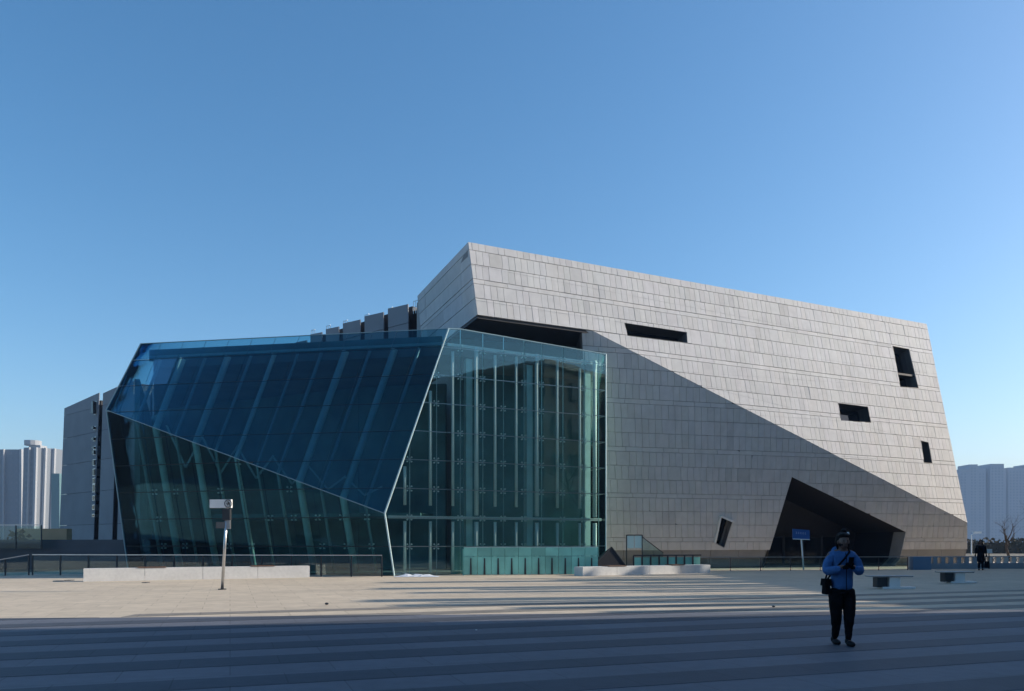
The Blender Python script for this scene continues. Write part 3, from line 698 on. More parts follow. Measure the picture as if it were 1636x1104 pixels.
# teal glass strip behind the pale bench
st = thing('glass_screen', 'low green glass screen with dark frames between the pyramid and the entrance', 'glass screen', (9, 41, 0))
A_, B_ = P(1012, 905, 40.2), P(1120, 905, 41.4); A_.z = B_.z = 0
for i in range(8):
    p, q = A_.lerp(B_, i / 8), A_.lerp(B_, (i + 1) / 8)
    MB().bar(p, p + V3((0, 0, .82)), .07, .07, V3((0, 1, 0))).build('post', M_dsteel, st)
    MB().prism([p + V3((.05, 0, .05)), q + V3((-.05, 0, .05)), q + V3((-.05, .02, .05)), p + V3((.05, .02, .05))], [p + V3((.05, 0, .74)), q + V3((-.05, 0, .74)), q + V3((-.05, .02, .74)), p + V3((.05, .02, .74))], random.uniform(.5, 1.3)).build('glass_panel', M_teal, st)
MB().bar(A_ + V3((0, 0, .84)), B_ + V3((0, 0, .84)), .06).build('rail', M_dsteel, st)

# ------------------------------------------------------------------ block benches (right)
def block_bench(label, c, L, rz, flip=1):
    t = thing('block_bench', label, 'bench', tuple(c), 'cantilevered stone benches on the plaza')
    ca, sa_ = math.cos(rz), math.sin(rz)
    def w(x, y, z=0): return V3((c[0] + x * ca - y * sa_, c[1] + x * sa_ + y * ca, z))
    o = MB().prism([w(-L / 2, -.24, .385), w(L / 2, -.24, .385), w(L / 2, .24, .385), w(-L / 2, .24, .385)], [w(-L / 2 - .04, -.27, .43), w(L / 2 + .04, -.27, .43), w(L / 2 + .04, .27, .43), w(-L / 2 - .04, .27, .43)]).build('seat_slab', M_bench2, t)
    MB().box(w(.12, 0, .071), .34, .36, .313, rz).build('pedestal', M_white, t)
    MB().box(w(-.28, .02, .05), .34, .3, .334, rz).build('dark_pedestal', M_dsteel, t)
    MB().box(w(.25, 0, .005), L * .8, .42, .065, rz).build('base_slab', M_white, t)  # white tone put in for sunlight on base and pedestal
    return t
block_bench('nearer low stone bench with cantilevered slab beside the person in blue', G(1420, 940.5), 1.32, R(2))
block_bench('farther low stone bench with cantilevered slab near the right edge', G(1525, 931.5), 1.16, R(2))

# ------------------------------------------------------------------ signs
sg = thing('camera_sign_post', 'tall thin leaning post with white boxy sign head on the sunlit plaza', 'sign post', tuple(G(355, 942)))
b0 = G(355, 942); Y = b0.y; tp = P(363, 815, Y)
MB().tube([b0, tp + V3((0, 0, .2))], [.05, .042], 10).build('post', M_steel, sg, smooth=True)
MB().tube([b0 + V3((0, 0, .0)), b0 + V3((0, 0, .03))], .13, 16).build('base_plate', M_dsteel, sg)
hc = P(353.5, 811.5, Y); hd = MB()
hd.box(V3((hc.x, hc.y - .02, hc.z)), .72, .1, .27, R(-6)); h_ = hd.build('sign_head', M_white, sg)
ec = P(364.5, 804.5, Y - .12); rg = MB()
pts = [ec + V3((math.cos(a) * .115, 0, math.sin(a) * .115)) for a in [2 * math.pi * k / 20 for k in range(21)]]
rg.tube(pts, .012, 5); rg.bar(ec + V3((-.05, 0, .05)), ec + V3((.02, 0, .05)), .02); rg.bar(ec + V3((.02, 0, .05)), ec + V3((-.02, 0, -.06)), .02); rg.bar(ec + V3((-.06, 0, -.01)), ec + V3((.06, 0, .01)), .02); rg.bar(ec + V3((.03, 0, -.02)), ec + V3((.06, 0, -.07)), .02)
rg.build('round_emblem', M_dsteel, h_)
MB().box(P(362.5, 831, Y), .24, .16, .36).build('control_box', M_dsteel, sg)
MB().box(P(353, 844, Y), .3, .08, .2).build('small_plate', mat('grey_plate', (.12, .12, .115), .5), sg)
MB().box(P(365.5, 845, Y), .1, .12, .3).build('bracket', M_steel, sg)
bs = thing('blue_sign', 'small blue sign board on a white pole before the dark entrance', 'sign', tuple(G(1283, 911)))
b0 = G(1284, 911); Y = b0.y
MB().tube([b0, P(1280, 860, Y)], .045, 8).build('pole', M_white, bs)
q = [P(1266, 861, Y), P(1293, 862, Y), P(1293, 847, Y), P(1266, 845, Y)]
bd = MB().prism([p + V3((0, -.05, 0)) for p in q][::1], [p + V3((0, .02, 0)) for p in q]).build('board', M_sig_blue, bs)
MB().bar(q[0] + V3((0, -.06, 0)), q[1] + V3((0, -.06, 0)), .04).build('bottom_edge', M_white, bs)
tx = MB(); rr_ = random.Random(5)
for k in range(5):
    c = q[3].lerp(q[2], .22 + .13 * k) + V3((0, -.055, -.2))
    tx.bar(c + V3((-.03, 0, .04)), c + V3((.03, 0, .04)), .012); tx.bar(c + V3((0, 0, .06)), c + V3((0, 0, -.05)), .012, .012, V3((0, 1, 0))); tx.bar(c + V3((-.035, 0, -.02)), c + V3((.03, 0, -.045)), .012)
tx.build('lettering', mat('sign_lettering', (.35, .45, .6), .5), bd)

# ------------------------------------------------------------------ right-hand low wall and props
rw = thing('perforated_wall', 'low blue-grey wall with a row of square openings by the right edge', 'wall', (26, 46, 0))
A_, B_ = P(1452, 909, 44.6), P(1640, 909, 45.6); A_.z = B_.z = 0; d = (B_ - A_); L = d.length; d.normalize()
n = 15
M_rw = mat('blue_grey_wall', (.30, .34, .38), .7, noise=.1, nscale=.7); 
MB().bar(A_ + V3((0, 0, .16)), B_ + V3((0, 0, .16)), .3, .32).build('wall_base', M_rw, rw)
MB().bar(A_ + V3((0, 0, .68)), B_ + V3((0, 0, .68)), .2, .06).build('wall_cap', M_rw, rw)
for i in range(n):
    a = i / n; p = A_ + d * (L * a + .12); MB().bar(p + V3((0, 0, .322)), p + V3((0, 0, .648)), .22, .16, V3((0, 1, 0))).build('pier', M_bench if i > 8 else M_rw, rw)
    if i > 7:
        c = A_ + d * (L * (a + .5 / n) + .06) + V3((0, .0, .48)); mb = MB()
        mb.bar(c + V3((-.1, 0, -.1)), c + V3((.1, 0, .1)), .03); mb.bar(c + V3((-.1, 0, .1)), c + V3((.1, 0, -.1)), .03); mb.bar(c + V3((0, 0, -.16)), c + V3((0, 0, .16)), .03, .03, V3((0, 1, 0))); mb.build('lattice', M_steel, rw)
tag(MB().box(P(1471, 907, 43.6).xy.to_3d(), 1.0, .3, .72).build('utility_box', mat('blue_box', (.12, .2, .3), .6)), 'plain blue-grey cabinet in front of the museum wall, right of the entrance', 'cabinet')
nb_ = thing('notice_board', 'small white notice board behind the person in black', 'notice board', (27, 45, 0))
q = P(1580, 884, 44.9); MB().box(q, .34, .05, .24).build('board', M_white, nb_); MB().bar(V3((q.x, q.y, 0)), q, .04, .04, V3((0, 1, 0))).build('post', M_dsteel, nb_)
# street lamp far right
lp = thing('street_lamp', 'distant small lamp post between the museum and the blue towers', 'street lamp', (52, 92, 0))
q = P(1552, 885, 92); q.z = 0; MB().tube([q, q + V3((0, 0, 2.3)), q + V3((.5, 0, 2.6))], .07, 6).build('post', M_white, lp); MB().box(q + V3((.65, 0, 2.45)), .9, .3, .25).build('lamp_head', M_white, lp)
# debris / drains
for i, (pxx, pyy, w, lb) in enumerate([(95, 928.5, .34, 'dark drain cover at the left, nearest the frame edge'), (111, 927.5, .24, 'smaller dark drain cover just left of the long white bench'), (233, 931, .18, 'tiny dark drain cover below the first timber seat of the white bench')]):
    g = G(pxx, pyy); tag(MB().box((g.x, g.y, .001), w, .3, .02).build('drain_cover', M_dsteel), lb, 'drain cover', 'drain covers in the pale plaza')
for pxx, pyy, s, lb in [(761, 1008, .018, 'small white pebble on the shaded foreground paving'), (1236, 971, .04, 'small dark stone on the plaza left of the person in blue'), (522, 967, .05, 'small dark twig-like stone on the sunlit plaza')]:
    g = G(pxx, pyy); tag(MB().ball((g.x, g.y, s * .6 + .008), s, s * .8, s * .6, 7, 5).build('pebble', M_bench if pxx == 761 else M_dsteel), lb, 'stone')
sh = MB(); r_ = random.Random(2); c = G(665, 921.5); N = 14
vsx = []; 
for i in range(N):
    for j in range(6):
        e = min(i, N - 1 - i, j * 1.6, (5 - j) * 1.6); vsx.append((c.x - .95 + i * .15 + r_.uniform(-.04, .04), c.y - .35 + j * .16, .012 + min(e, 3) * .03 * r_.uniform(.4, 1.3)))
sh.add(vsx, [(i * 6 + j, (i + 1) * 6 + j, (i + 1) * 6 + j + 1, i * 6 + j + 1) for i in range(N - 1) for j in range(5)])
tag(sh.build('crumpled_sheet', M_snow), 'crumpled white sheet lying at the foot of the glass corner', 'plastic sheet')

# ------------------------------------------------------------------ towers far away
def tower(name, label, segs, Y, dep, m, group, roofbits=(), win=True, rz=0.0):
    """segs: (px0, px1, py_top, recess) vertical strips of the block, measured at distance Y"""
    x0 = P(segs[0][0], HY, Y).x; t = thing(name, label, 'tower block', (x0, Y, 0), group)
    wmb = MB(); k = Y / F
    for (a, b, top, rec) in segs:
        xa, xb = (a - CX) * k, (b - CX) * k; zt = EYE + (HY - top) * k
        MB().prism([V3((xa, Y + rec, 0)), V3((xb, Y + rec, 0)), V3((xb, Y + dep, 0)), V3((xa, Y + dep, 0))], [V3((xa, Y + rec, zt)), V3((xb, Y + rec, zt)), V3((xb, Y + dep, zt)), V3((xa, Y + dep, zt))], 1).build('wall', m, t)
        if win and rec < 4 and xb - xa > 6:
            zz = 4
            while zz < zt - 4:
                x = xa + 1.6
                while x < xb - 2:
                    wmb.box((x + .7, Y + rec - .05, zz), 1.3, .2, 1.5); x += 3.4
                zz += 3.0
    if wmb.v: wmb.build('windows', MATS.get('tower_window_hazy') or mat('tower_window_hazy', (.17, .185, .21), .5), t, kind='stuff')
    for (a, b, y0, y1) in roofbits:
        xa, xb = (a - CX) * k, (b - CX) * k
        MB().box(((xa + xb) / 2, Y + dep / 2, EYE + (HY - y0) * k), xb - xa, dep * .5, (y0 - y1) * k).build('roof_plant', M_white, t)
    return t
tg = 'tower blocks on the horizon'
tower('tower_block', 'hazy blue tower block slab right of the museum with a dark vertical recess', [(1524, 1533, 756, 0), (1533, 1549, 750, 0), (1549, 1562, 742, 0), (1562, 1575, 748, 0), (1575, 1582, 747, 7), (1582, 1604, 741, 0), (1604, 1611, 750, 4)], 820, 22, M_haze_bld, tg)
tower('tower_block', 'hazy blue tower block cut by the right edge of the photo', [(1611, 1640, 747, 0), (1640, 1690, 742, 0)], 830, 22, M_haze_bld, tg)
M_rib = mat('pale_rib', (.33, .34, .35), .7)
def lt(label, x0, x1, top, Y, xs_, m, zb_=0, roof=False, lean=0):
    k = Y / F; t = thing('tower_block', label, 'tower block', ((x0 - CX) * k, Y, 0), 'pale towers at the left edge'); zt = EYE + (HY - top) * k
    xa, xb = (x0 - CX) * k, (x1 - CX) * k; xc = (xs_ - CX) * k       # a corner: the left face is in shade, a sliver of the right face catches the sun
    lx = lean * k
    dq = 6
    base = [V3((xa, Y, 0)), V3((xb, Y, 0)), V3((xc + (xc - xb) * 0 + 0.0, Y + dq, 0)), V3((xa, Y + dq, 0))]
    MB().prism(base, [V3((p.x + lx, p.y, zt)) for p in base]).build('wall', m, t)
    fl = MB()
    zz = 4
    while zz < zt - 2:
        f0 = lx * zz / zt; x = xa + 1.0
        while x < xb - 1.6: fl.box((x + .6 + f0, Y - .02, zz), 1.0, .25, 1.3); x += 2.7
        zz += 3.1
    fl.build('windows', mat('tower_window_pale', (.17, .18, .2), .4) if 'tower_window_pale' not in MATS else MATS['tower_window_pale'], t, kind='stuff')
    for q_, wv in ((xb, 1.1), (xa + (xb - xa) * .5, .5)):
        MB().prism([V3((q_ - wv, Y - 1.5, 0)), V3((q_, Y - 1.5, 0)), V3((q_, Y, 0)), V3((q_ - wv, Y, 0))], [V3((q_ - wv + lx, Y - 1.5, zt)), V3((q_ + lx, Y - 1.5, zt)), V3((q_ + lx, Y, zt)), V3((q_ - wv + lx, Y, zt))]).build('sunlit_sliver', M_rib, t)  # pale ribs added as the sunlit slivers of the towers
    if roof: MB().box(((xa + xb) / 2 + lx, Y + 6, zt), (xb - xa) * .8, 6, 1.6).tube([((xa + xb) / 2 - 2 + lx, Y + 5, zt + 1.6), ((xa + xb) / 2 - 2 + lx, Y + 5, zt + 4)], 4, 12).build('roof_plant', M_rib, t)
    return t
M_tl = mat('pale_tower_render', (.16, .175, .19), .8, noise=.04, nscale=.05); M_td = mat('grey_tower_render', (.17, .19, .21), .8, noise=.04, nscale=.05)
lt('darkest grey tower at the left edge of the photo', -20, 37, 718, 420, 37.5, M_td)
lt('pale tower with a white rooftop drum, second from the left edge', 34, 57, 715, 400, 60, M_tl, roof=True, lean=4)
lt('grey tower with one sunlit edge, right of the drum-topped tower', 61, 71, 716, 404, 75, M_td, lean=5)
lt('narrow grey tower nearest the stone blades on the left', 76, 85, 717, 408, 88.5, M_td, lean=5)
k = 300 / F
tag(MB().box(((92 - CX) * k, 300, 0), 13 * k, 3, EYE + (HY - 757) * k).build('low_block', mat('teal_block', (.10, .19, .20), .5)), 'small teal glass block between the left towers and the stone blades', 'building')

# dry bank and hedge
def bank(label, x0, x1, y0, h, cat='hedge', name='hedge'):
    mb = MB(); r = random.Random(int(x0 * 7)); 
    n = int((x1 - x0) * 55)
    for i in range(n):
        x = r.uniform(x0, x1); y = y0 + r.uniform(-1.2, 1.2); hh = h * (.85 + .15 * math.sin(x * 1.3) * math.sin(x * .37)); z = r.uniform(0, hh) ** 1.0
        s = r.uniform(.12, .3); a = r.uniform(0, 6.28); b = r.uniform(-1, 1)
        d1 = V3((math.cos(a), math.sin(a), b)) * s; d2 = V3((-math.sin(a) * .4, math.cos(a) * .4, 1)) * s; p = V3((x, y, z))
        mb.add([p - d1, p + d2, p + d1, p - d2 * .5], [(0, 1, 2, 3)], r.uniform(.5, 1.6))
    mb.box(((x0 + x1) / 2, y0, 0), x1 - x0, 1.4, h * .7, tint=.6)
    return tag(mb.build(name, M_hedge, kind='stuff'), label, cat)
bank('dry brown hedge bank below the blue towers on the right', 54, 84, 104, 2.0)
bank('dry brown shrubs behind the ramp at the left edge', -32, -28.2, 46.6, 2.3)

# ------------------------------------------------------------------ bare trees
def bare_tree(label, base, h, seed, lean=(0, 0), group=None):
    r = random.Random(seed); t = thing('bare_tree', label, 'tree', tuple(base), group); tr = MB(); tw = MB()
    def grow(p, d, L, rad, lvl):
        pts = [p]; rs = [rad]; n = 4 if lvl < 2 else 3
        for i in range(n):
            d = (d + V3((r.gauss(0, .13), r.gauss(0, .13), r.gauss(.03, .06)))).normalized(); p = p + d * (L / n); pts.append(p); rs.append(rad * (1 - .5 * (i + 1) / n))
        (tr if lvl < 2 else tw).tube(pts, rs, 7 if lvl < 2 else 4)
        if lvl >= 5: return
        for k in range(r.choice([2, 3, 3]) if lvl else 4):
            i = r.randint(1 if lvl else 2, n); a = r.uniform(0, 6.28); s = r.uniform(.45, .95)
            dd = (d + V3((math.cos(a) * s, math.sin(a) * s, r.uniform(-.1, .4)))).normalized()
            grow(pts[i], dd, L * r.uniform(.55, .8), rs[i] * .65, lvl + 1)
    grow(V3(base), V3((lean[0], lean[1], 1)).normalized(), h * .38, h * .022, 0)
    tr.build('trunk', M_bark, t, smooth=True); tw.build('crown', M_bark, t, smooth=True); return t
bare_tree('bare leafless tree leaning left at the right edge before the towers', P(1614, 900, 62).xy.to_3d(), 5.4, 4, (-.25, 0))
bare_tree('bare leafless tree just outside the right edge, taller one', P(1655, 900, 66).xy.to_3d(), 6.2, 9, (-.1, 0))
for i, (x, y, hh) in enumerate([(26.5, 24.5, 15), (31, 28.5, 18), (29.5, 34, 18.5), (32.5, 39.5, 19)]):
    bare_tree(['bare plaza tree outside the frame, the one nearest the camera', 'bare plaza tree outside the frame, second from the camera', 'bare plaza tree outside the frame, third from the camera', 'bare plaza tree outside the frame, tallest and farthest'][i], (x, y, 0), hh, 20 + i, group='bare trees on the right side of the plaza')

# ------------------------------------------------------------------ city blocks outside the frame (they shade the plaza and mirror in the glass)
def city(label, x0, x1, y0, y1, h, cuts=()):
    t = thing('city_block', label, 'building', ((x0 + x1) / 2, (y0 + y1) / 2, 0)); MB().box(((x0 + x1) / 2, (y0 + y1) / 2, 0), x1 - x0, y1 - y0, h).build('wall', M_offb, t)
    MB().box(((x0 + x1) / 2, (y0 + y1) / 2, h), x1 - x0 + .3, y1 - y0 + .3, .4).build('cornice', M_plinth, t)
    w = MB(); z = 1.2
    while z < h - 2:
        y = y0 + 1.2
        while y < y1 - 1.5: w.box((x0 - .02, y + .7, z), .12, 1.4, 1.7); y += 2.8
        x = x0 + 1.2
        while x < x1 - 1.5:
            w.box((x + .7, y1 + .02, z), 1.4, .12, 1.7); x += 2.8
        z += 3.3
    w.build('windows', M_win, t, kind='stuff'); return t
city('long city block to the right of the camera shading the foreground', 26, 50, -34, 20.15, 17.2)
city('lower city block to the right of the plaza', 38, 56, 23.2, 33, 12.5)
city('stepped city block to the right of the plaza, beside the bare trees', 39, 56, 33.5, 47, 13.0)
cn = thing('shadow_slab_row', 'unseen row of uneven slabs added beside the plaza to cast striped shadows', 'added shadow caster', (31, 32, 0))  # slabs added out of view to stripe the plaza with shadow
rp_ = random.Random(11); y = 22.3
while y < 46:
    w = rp_.uniform(.35, .95); hh = 8.6 + 7.2 * rp_.random() ** .7 + (y - 22) * .05
    MB().box((31 + rp_.uniform(-1, 1), y + w / 2, 0), .5, w, hh).build('shadow_slab', M_offb, cn); y += w + rp_.uniform(.25, .8)
city('unseen city block added behind the camera to dim the sky light', -46, 14, -52, -30, 15)  # added unseen building, holds sky light off the near paving

# ------------------------------------------------------------------ people
def skin(name, nodes, edges, m, parent, sub=2):
    me = bpy.data.meshes.new(name); me.from_pydata([n[0] for n in nodes], edges, []); me.update()
    o = bpy.data.objects.new(name, me); COL.objects.link(o); o.parent = parent
    md = o.modifiers.new('skin', 'SKIN'); md.use_smooth_shade = True
    if not me.skin_vertices: 
        me.attributes  # layer is created with the modifier
    sk_ = me.skin_vertices[0].data if me.skin_vertices else None
    if sk_:
        for i, n in enumerate(nodes):
            rr = n[1]; sk_[i].radius = rr if hasattr(rr, '__len__') else (rr, rr)
        sk_[0].use_root = True
    o.modifiers.new('sub', 'SUBSURF').levels = sub; o.modifiers['sub'].render_levels = sub
    me.materials.append(m); return o
def wrinkle(o, amt, size):
    tx_ = bpy.data.textures.new('folds', 'CLOUDS'); tx_.noise_scale = size
    m_ = o.modifiers.new('folds', 'DISPLACE'); m_.texture = tx_; m_.strength = amt; m_.mid_level = .5; o.modifiers['sub'].levels = 3; o.modifiers['sub'].render_levels = 3
def local(mb, name, m, parent, smooth=True):
    o = mb.build(name, m, None, smooth=smooth); o.parent = parent; return o
def person(label, base, rz, H, pose):
    s = H / 1.70; t = thing('person', label, 'person', tuple(base)); t.rotation_euler.z = rz; t.scale = (s, s, s)
    EL, HD, shl = pose['elbow'], pose['hand'], pose.get('sh', .17)
    nodes = [((0, 0, .95), (.10, .08)), ((0, 0, 1.1), (.095, .07)), ((0, 0, 1.28), (.11, .08)), ((0, 0, 1.38), (.08, .07)), ((0, -.01, 1.47), .05), ((0, -.03, 1.53), .055), ((0, -.04, 1.60), (.075, .09)), ((0, -.035, 1.67), (.06, .07))]
    edges = [(i, i + 1) for i in range(7)]
    for sx, e, hnd in ((-1, EL[0], HD[0]), (1, EL[1], HD[1])):
        i = len(nodes); nodes += [((sx * shl, 0, 1.38), .06), (e, .045), (hnd, .03)]; edges += [(3, i), (i, i + 1), (i + 1, i + 2)]
        i = len(nodes); f = pose['foot'][0 if sx < 0 else 1]
        nodes += [((sx * .08, 0, .84), .06), ((sx * .082 + (f[0] - sx * .085) * .5, -.02 + f[1] * .5, .48), .042), ((f[0], f[1] + .03, .09), .028), ((f[0], f[1] - .08, .04), .022)]
        edges += [(0, i), (i, i + 1), (i + 1, i + 2), (i + 2, i + 3)]
    skin('body', nodes, edges, M_skin, t)
    return t
def face(t, c, mat_face=None):
    mb = MB(); c = V3(c)
    mb.ball(c, .078, .092, .115, 16, 12); mb.ball(c + V3((0, -.095, -.012)), .014, .02, .024, 8, 6)
    mb.ball(c + V3((-.08, .0, -.01)), .012, .022, .032, 8, 6).ball(c + V3((.08, .0, -.01)), .012, .022, .032, 8, 6)
    mb.ball(c + V3((0, -.083, -.055)), .024, .012, .007, 8, 4)
    h = local(mb, 'head', M_skin, t)
    e = MB(); e.ball(c + V3((-.03, -.085, .012)), .012, .007, .006, 8, 4).ball(c + V3((.03, -.085, .012)), .012, .007, .006, 8, 4); local(e, 'eyes', M_hair, t); return h
def hand(t, c, dirv, curl, m, side=1):
    c = V3(c); d = V3(dirv).normalized(); up = V3(curl).normalized(); sd = d.cross(up).normalized() * side
    mb = MB(); mb.tube([c - d * .03, c + d * .02, c + d * .065], [.026, .034, .03], 8)
    for k, (L) in enumerate([.06, .07, .066, .052]):
        b = c + d * .06 + sd * ((k - 1.5) * .017); mb.tube([b, b + d * L * .5 + up * .006, b + d * L * .8 + up * .03, b + d * L * .75 + up * .05], [.009, .0085, .008, .006], 6)
    b = c + d * .01 - sd * .03; mb.tube([b, b - sd * .02 + d * .03 + up * .015, b - sd * .012 + d * .05 + up * .03], [.012, .01, .008], 6)
    return local(mb, 'hand', m, t)
# the person in blue
p1 = G(1345, 1031)
t = person('person in a blue puffy jacket and black trousers looking down at a phone', p1, 0, 1.68,
           dict(elbow=[(-.27, -.03, 1.13), (.27, -.03, 1.13)], hand=[(-.06, -.24, 1.20), (.04, -.24, 1.20)], foot=[(-.06, .12), (.06, -.12)]))
jk = [((0, 0, .80), (.18, .14)), ((0, 0, .97), (.178, .135)), ((0, 0, 1.12), (.165, .13)), ((0, 0, 1.27), (.175, .135)), ((0, 0, 1.37), (.13, .10)), ((0, .01, 1.455), (.082, .078)),
      ((-.15, 0, 1.355), .075), ((-.225, -.01, 1.25), .078), ((-.252, -.04, 1.12), .074), ((-.18, -.17, 1.14), .07), ((-.09, -.225, 1.17), .05),
      ((.15, 0, 1.355), .075), ((.225, -.01, 1.25), .078), ((.252, -.04, 1.12), .074), ((.18, -.17, 1.14), .07), ((.09, -.225, 1.17), .05)]
je = [(0, 1), (1, 2), (2, 3), (3, 4), (4, 5), (4, 6), (6, 7), (7, 8), (8, 9), (9, 10), (4, 11), (11, 12), (12, 13), (13, 14), (14, 15)]
jo = skin('jacket', jk, je, M_blue, t); wrinkle(jo, .028, .07)
local(MB().tube([(.0, -.135, 1.40), (.004, -.175, 1.25), (0, -.165, 1.1), (-.003, -.17, .95), (0, -.175, .8)], .006, 6), 'zip', M_black, t)
hd_ = local(MB().ball((0, .09, 1.42), .13, .07, .085, 14, 10), 'jacket_hood', M_blue, t)
tn = [((0, 0, .88), (.12, .10)), ((-.10, 0, .80), (.122, .12)), ((-.095, -.01, .62), .108), ((-.083, .0, .45), .086), ((-.062, .07, .24), .062), ((-.055, .125, .085), .048),
      ((.10, 0, .80), (.122, .12)), ((.095, -.02, .62), .108), ((.083, -.07, .45), .086), ((.062, -.09, .24), .062), ((.055, -.10, .085), .048)]
wrinkle(skin('trousers', tn, [(0, 1), (1, 2), (2, 3), (3, 4), (4, 5), (0, 6), (6, 7), (7, 8), (8, 9), (9, 10)], M_black, t), .02, .06)
for x, y in ((-.06, .11), (.06, -.12)):
    local(MB().ball((x, y - .05, .045), .048, .135, .045, 12, 8).ball((x, y + .04, .075), .045, .06, .06, 10, 8), 'shoe', M_shoe, t)
face(t, (0, -.055, 1.565))
hr = MB(); hr.ball((0, -.01, 1.615), .094, .10, .10, 16, 12); hr.ball((0, -.06, 1.648), .082, .07, .058, 14, 10); hr.ball((0, .045, 1.56), .085, .07, .12, 14, 10); hr.ball((.03, .01, 1.725), .042, .042, .036, 12, 8)
hr.tube([(-.06, -.09, 1.655), (0, -.115, 1.65), (.06, -.09, 1.655)], .03, 8); hr.tube([(-.075, -.03, 1.62), (-.088, -.02, 1.54), (-.07, -.02, 1.45)], [.022, .022, .012], 8).tube([(.075, -.03, 1.62), (.088, -.02, 1.54), (.07, -.02, 1.45)], [.022, .022, .012], 8)
local(hr, 'hair', M_hair, t)
local(MB().ball((0, -.062, 1.535), .076, .078, .066, 14, 10), 'face_mask', M_black, t)
local(MB().tube([(-.085, -.06, 1.66), (-.05, -.1, 1.685), (0, -.105, 1.69), (.05, -.1, 1.685), (.085, -.06, 1.66)], .006, 6), 'hair_band', M_dsteel, t); local(MB().ball((.062, -.075, 1.68), .022, .012, .03), 'hair_glint', M_white, t)  # small white ball put in as a glint on the hair
hand(t, (-.055, -.25, 1.185), (.7, -.45, .2), (.3, .2, 1), M_black, 1); hand(t, (.055, -.25, 1.185), (-.7, -.45, .2), (-.3, .2, 1), M_black, -1)
ph = bpy.data.objects.new('phone', None); COL.objects.link(ph); ph.location = p1 + V3((0, -.30, 1.19)); tag(ph, 'dark phone held in both gloved hands of the person in blue', 'phone')
local(MB().prism([V3((-.036, 0, 0)), V3((.036, 0, 0)), V3((.036, .009, .003)), V3((-.036, .009, .003))], [V3((-.036, -.05, .13)), V3((.036, -.05, .13)), V3((.036, -.041, .134)), V3((-.036, -.041, .134))]), 'case', M_black, ph, False)
local(MB().prism([V3((-.031, .0095, .008)), V3((.031, .0095, .008)), V3((.031, .011, .009)), V3((-.031, .011, .009))], [V3((-.031, -.038, .126)), V3((.031, -.038, .126)), V3((.031, -.037, .127)), V3((-.031, -.037, .127))]), 'screen', G_W, ph, False)
bg_ = bpy.data.objects.new('shoulder_bag', None); COL.objects.link(bg_); bg_.location = p1 + V3((-.235, 0, .76)); tag(bg_, 'small black shoulder bag hanging at the hip of the person in blue', 'bag')
def bagmesh(w, dp, h): 
    mb = MB(); b = [V3((-w, -dp, 0)), V3((w, -dp, 0)), V3((w, dp, 0)), V3((-w, dp, 0))]; mb.prism(b, [V3((p.x * .9, p.y * .8, h)) for p in b]); return mb
o = local(bagmesh(.042, .085, .2), 'bag_body', M_black, bg_); bv = o.modifiers.new('bevel', 'BEVEL'); bv.width = .02; bv.segments = 3
local(MB().prism([V3((-.052, -.095, .13)), V3((.052, -.095, .13)), V3((.052, .095, .13)), V3((-.052, .095, .13))], [V3((-.046, -.08, .235)), V3((.046, -.08, .235)), V3((.046, .08, .235)), V3((-.046, .08, .235))]), 'flap', M_black, bg_, False)
local(MB().tube([(0, -.03, .21), (.04, -.115, .33), (.12, -.165, .44), (.21, -.165, .54), (.3, -.115, .63), (.335, -.02, .68), (.31, .08, .62), (.2, .145, .45), (.06, .12, .3), (0, .03, .21)], .014, 8), 'strap', M_black, bg_)
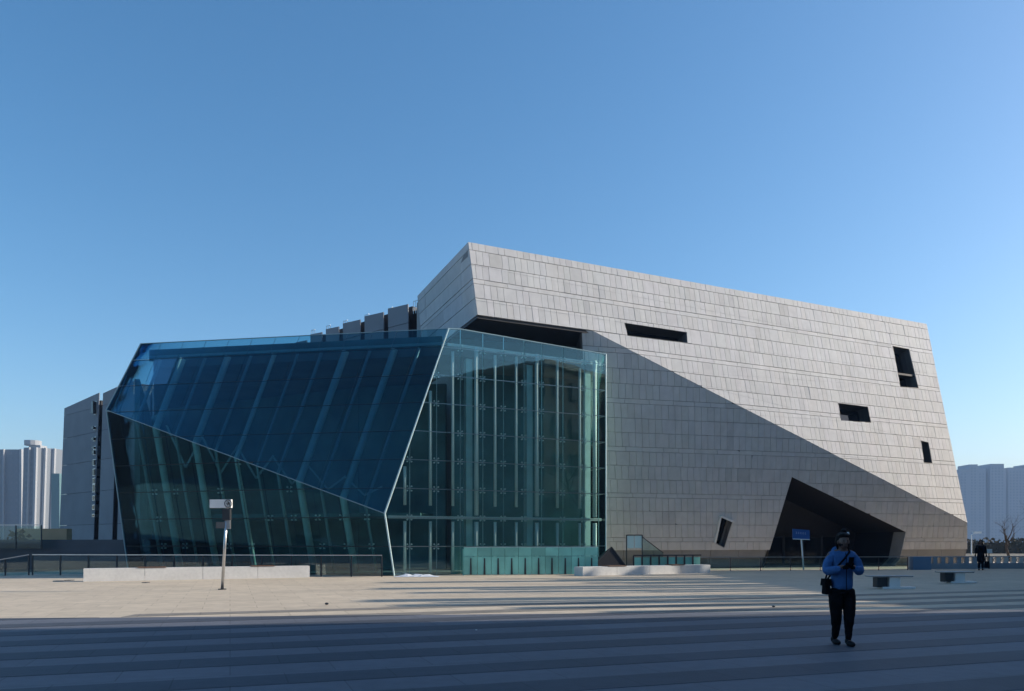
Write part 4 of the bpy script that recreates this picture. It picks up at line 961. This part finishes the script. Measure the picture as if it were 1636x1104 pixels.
# the person in black
p2 = G(1567, 911)
t = person('person in a long black hooded coat standing with a black bag at the right edge', p2, R(-30), 1.62,
           dict(elbow=[(-.22, .02, 1.12), (.22, .02, 1.12)], hand=[(-.26, -.05, .9), (.26, -.03, .88)], foot=[(-.09, -.02), (.09, .03)]))
ct = [((0, 0, .42), (.22, .17)), ((0, 0, .6), (.22, .17)), ((0, 0, .95), (.19, .15)), ((0, 0, 1.2), (.19, .15)), ((0, 0, 1.36), (.13, .1)), ((0, 0, 1.45), (.08, .08)),
      ((-.17, 0, 1.35), .085), ((-.23, .02, 1.12), .08), ((-.25, -.03, .92), .06), ((.17, 0, 1.35), .085), ((.23, .02, 1.12), .08), ((.25, -.02, .92), .06)]
skin('coat', ct, [(0, 1), (1, 2), (2, 3), (3, 4), (4, 5), (4, 6), (6, 7), (7, 8), (4, 9), (9, 10), (10, 11)], M_black, t)
skin('trousers', [((0, 0, .5), (.12, .1)), ((-.085, 0, .42), .08), ((-.09, -.01, .1), .065), ((.085, 0, .42), .08), ((.09, .03, .1), .065)], [(0, 1), (1, 2), (0, 3), (3, 4)], M_black, t)
for x, y in ((-.09, -.02), (.09, .03)): local(MB().ball((x, y - .04, .045), .05, .13, .05, 12, 8), 'shoe', M_shoe, t)
face(t, (0, -.05, 1.565)); local(MB().ball((0, .01, 1.585), .115, .115, .135, 16, 12).ball((0, .05, 1.47), .13, .1, .09, 14, 8), 'hood', M_black, t)
for sx in (-1, 1): hand(t, (sx * .26, -.045, .87), (0, -.15, -1), (0, -1, .1), M_black, sx)
hb_ = bpy.data.objects.new('tote_bag', None); COL.objects.link(hb_); hb_.location = p2 + V3((.33, .0, .12)); tag(hb_, 'large black bag hanging low beside the person in the black coat', 'bag')
o = local(bagmesh(.13, .07, .36), 'bag_body', M_black, hb_); bv = o.modifiers.new('bevel', 'BEVEL'); bv.width = .03; bv.segments = 3
local(MB().tube([(-.07, 0, .34), (-.06, 0, .62), (-.07, 0, .74), (.0, 0, .7), (.06, 0, .34)], .012, 6), 'handle', M_black, hb_)

# ------------------------------------------------------------------ haze
hz = bpy.data.materials.new('haze_air'); hz.use_nodes = True; t_ = hz.node_tree
for n_ in list(t_.nodes): t_.nodes.remove(n_)
oo = t_.nodes.new('ShaderNodeOutputMaterial'); pv = t_.nodes.new('ShaderNodeVolumePrincipled'); pv.inputs['Color'].default_value = (.45, .66, 1, 1); pv.inputs['Density'].default_value = .0004; pv.inputs['Anisotropy'].default_value = 0.0
t_.links.new(pv.outputs[0], oo.inputs['Volume'])
hb0 = MB().box((0, 300, -1.2), 2600, 2600, 125).build('haze', hz, kind='stuff')
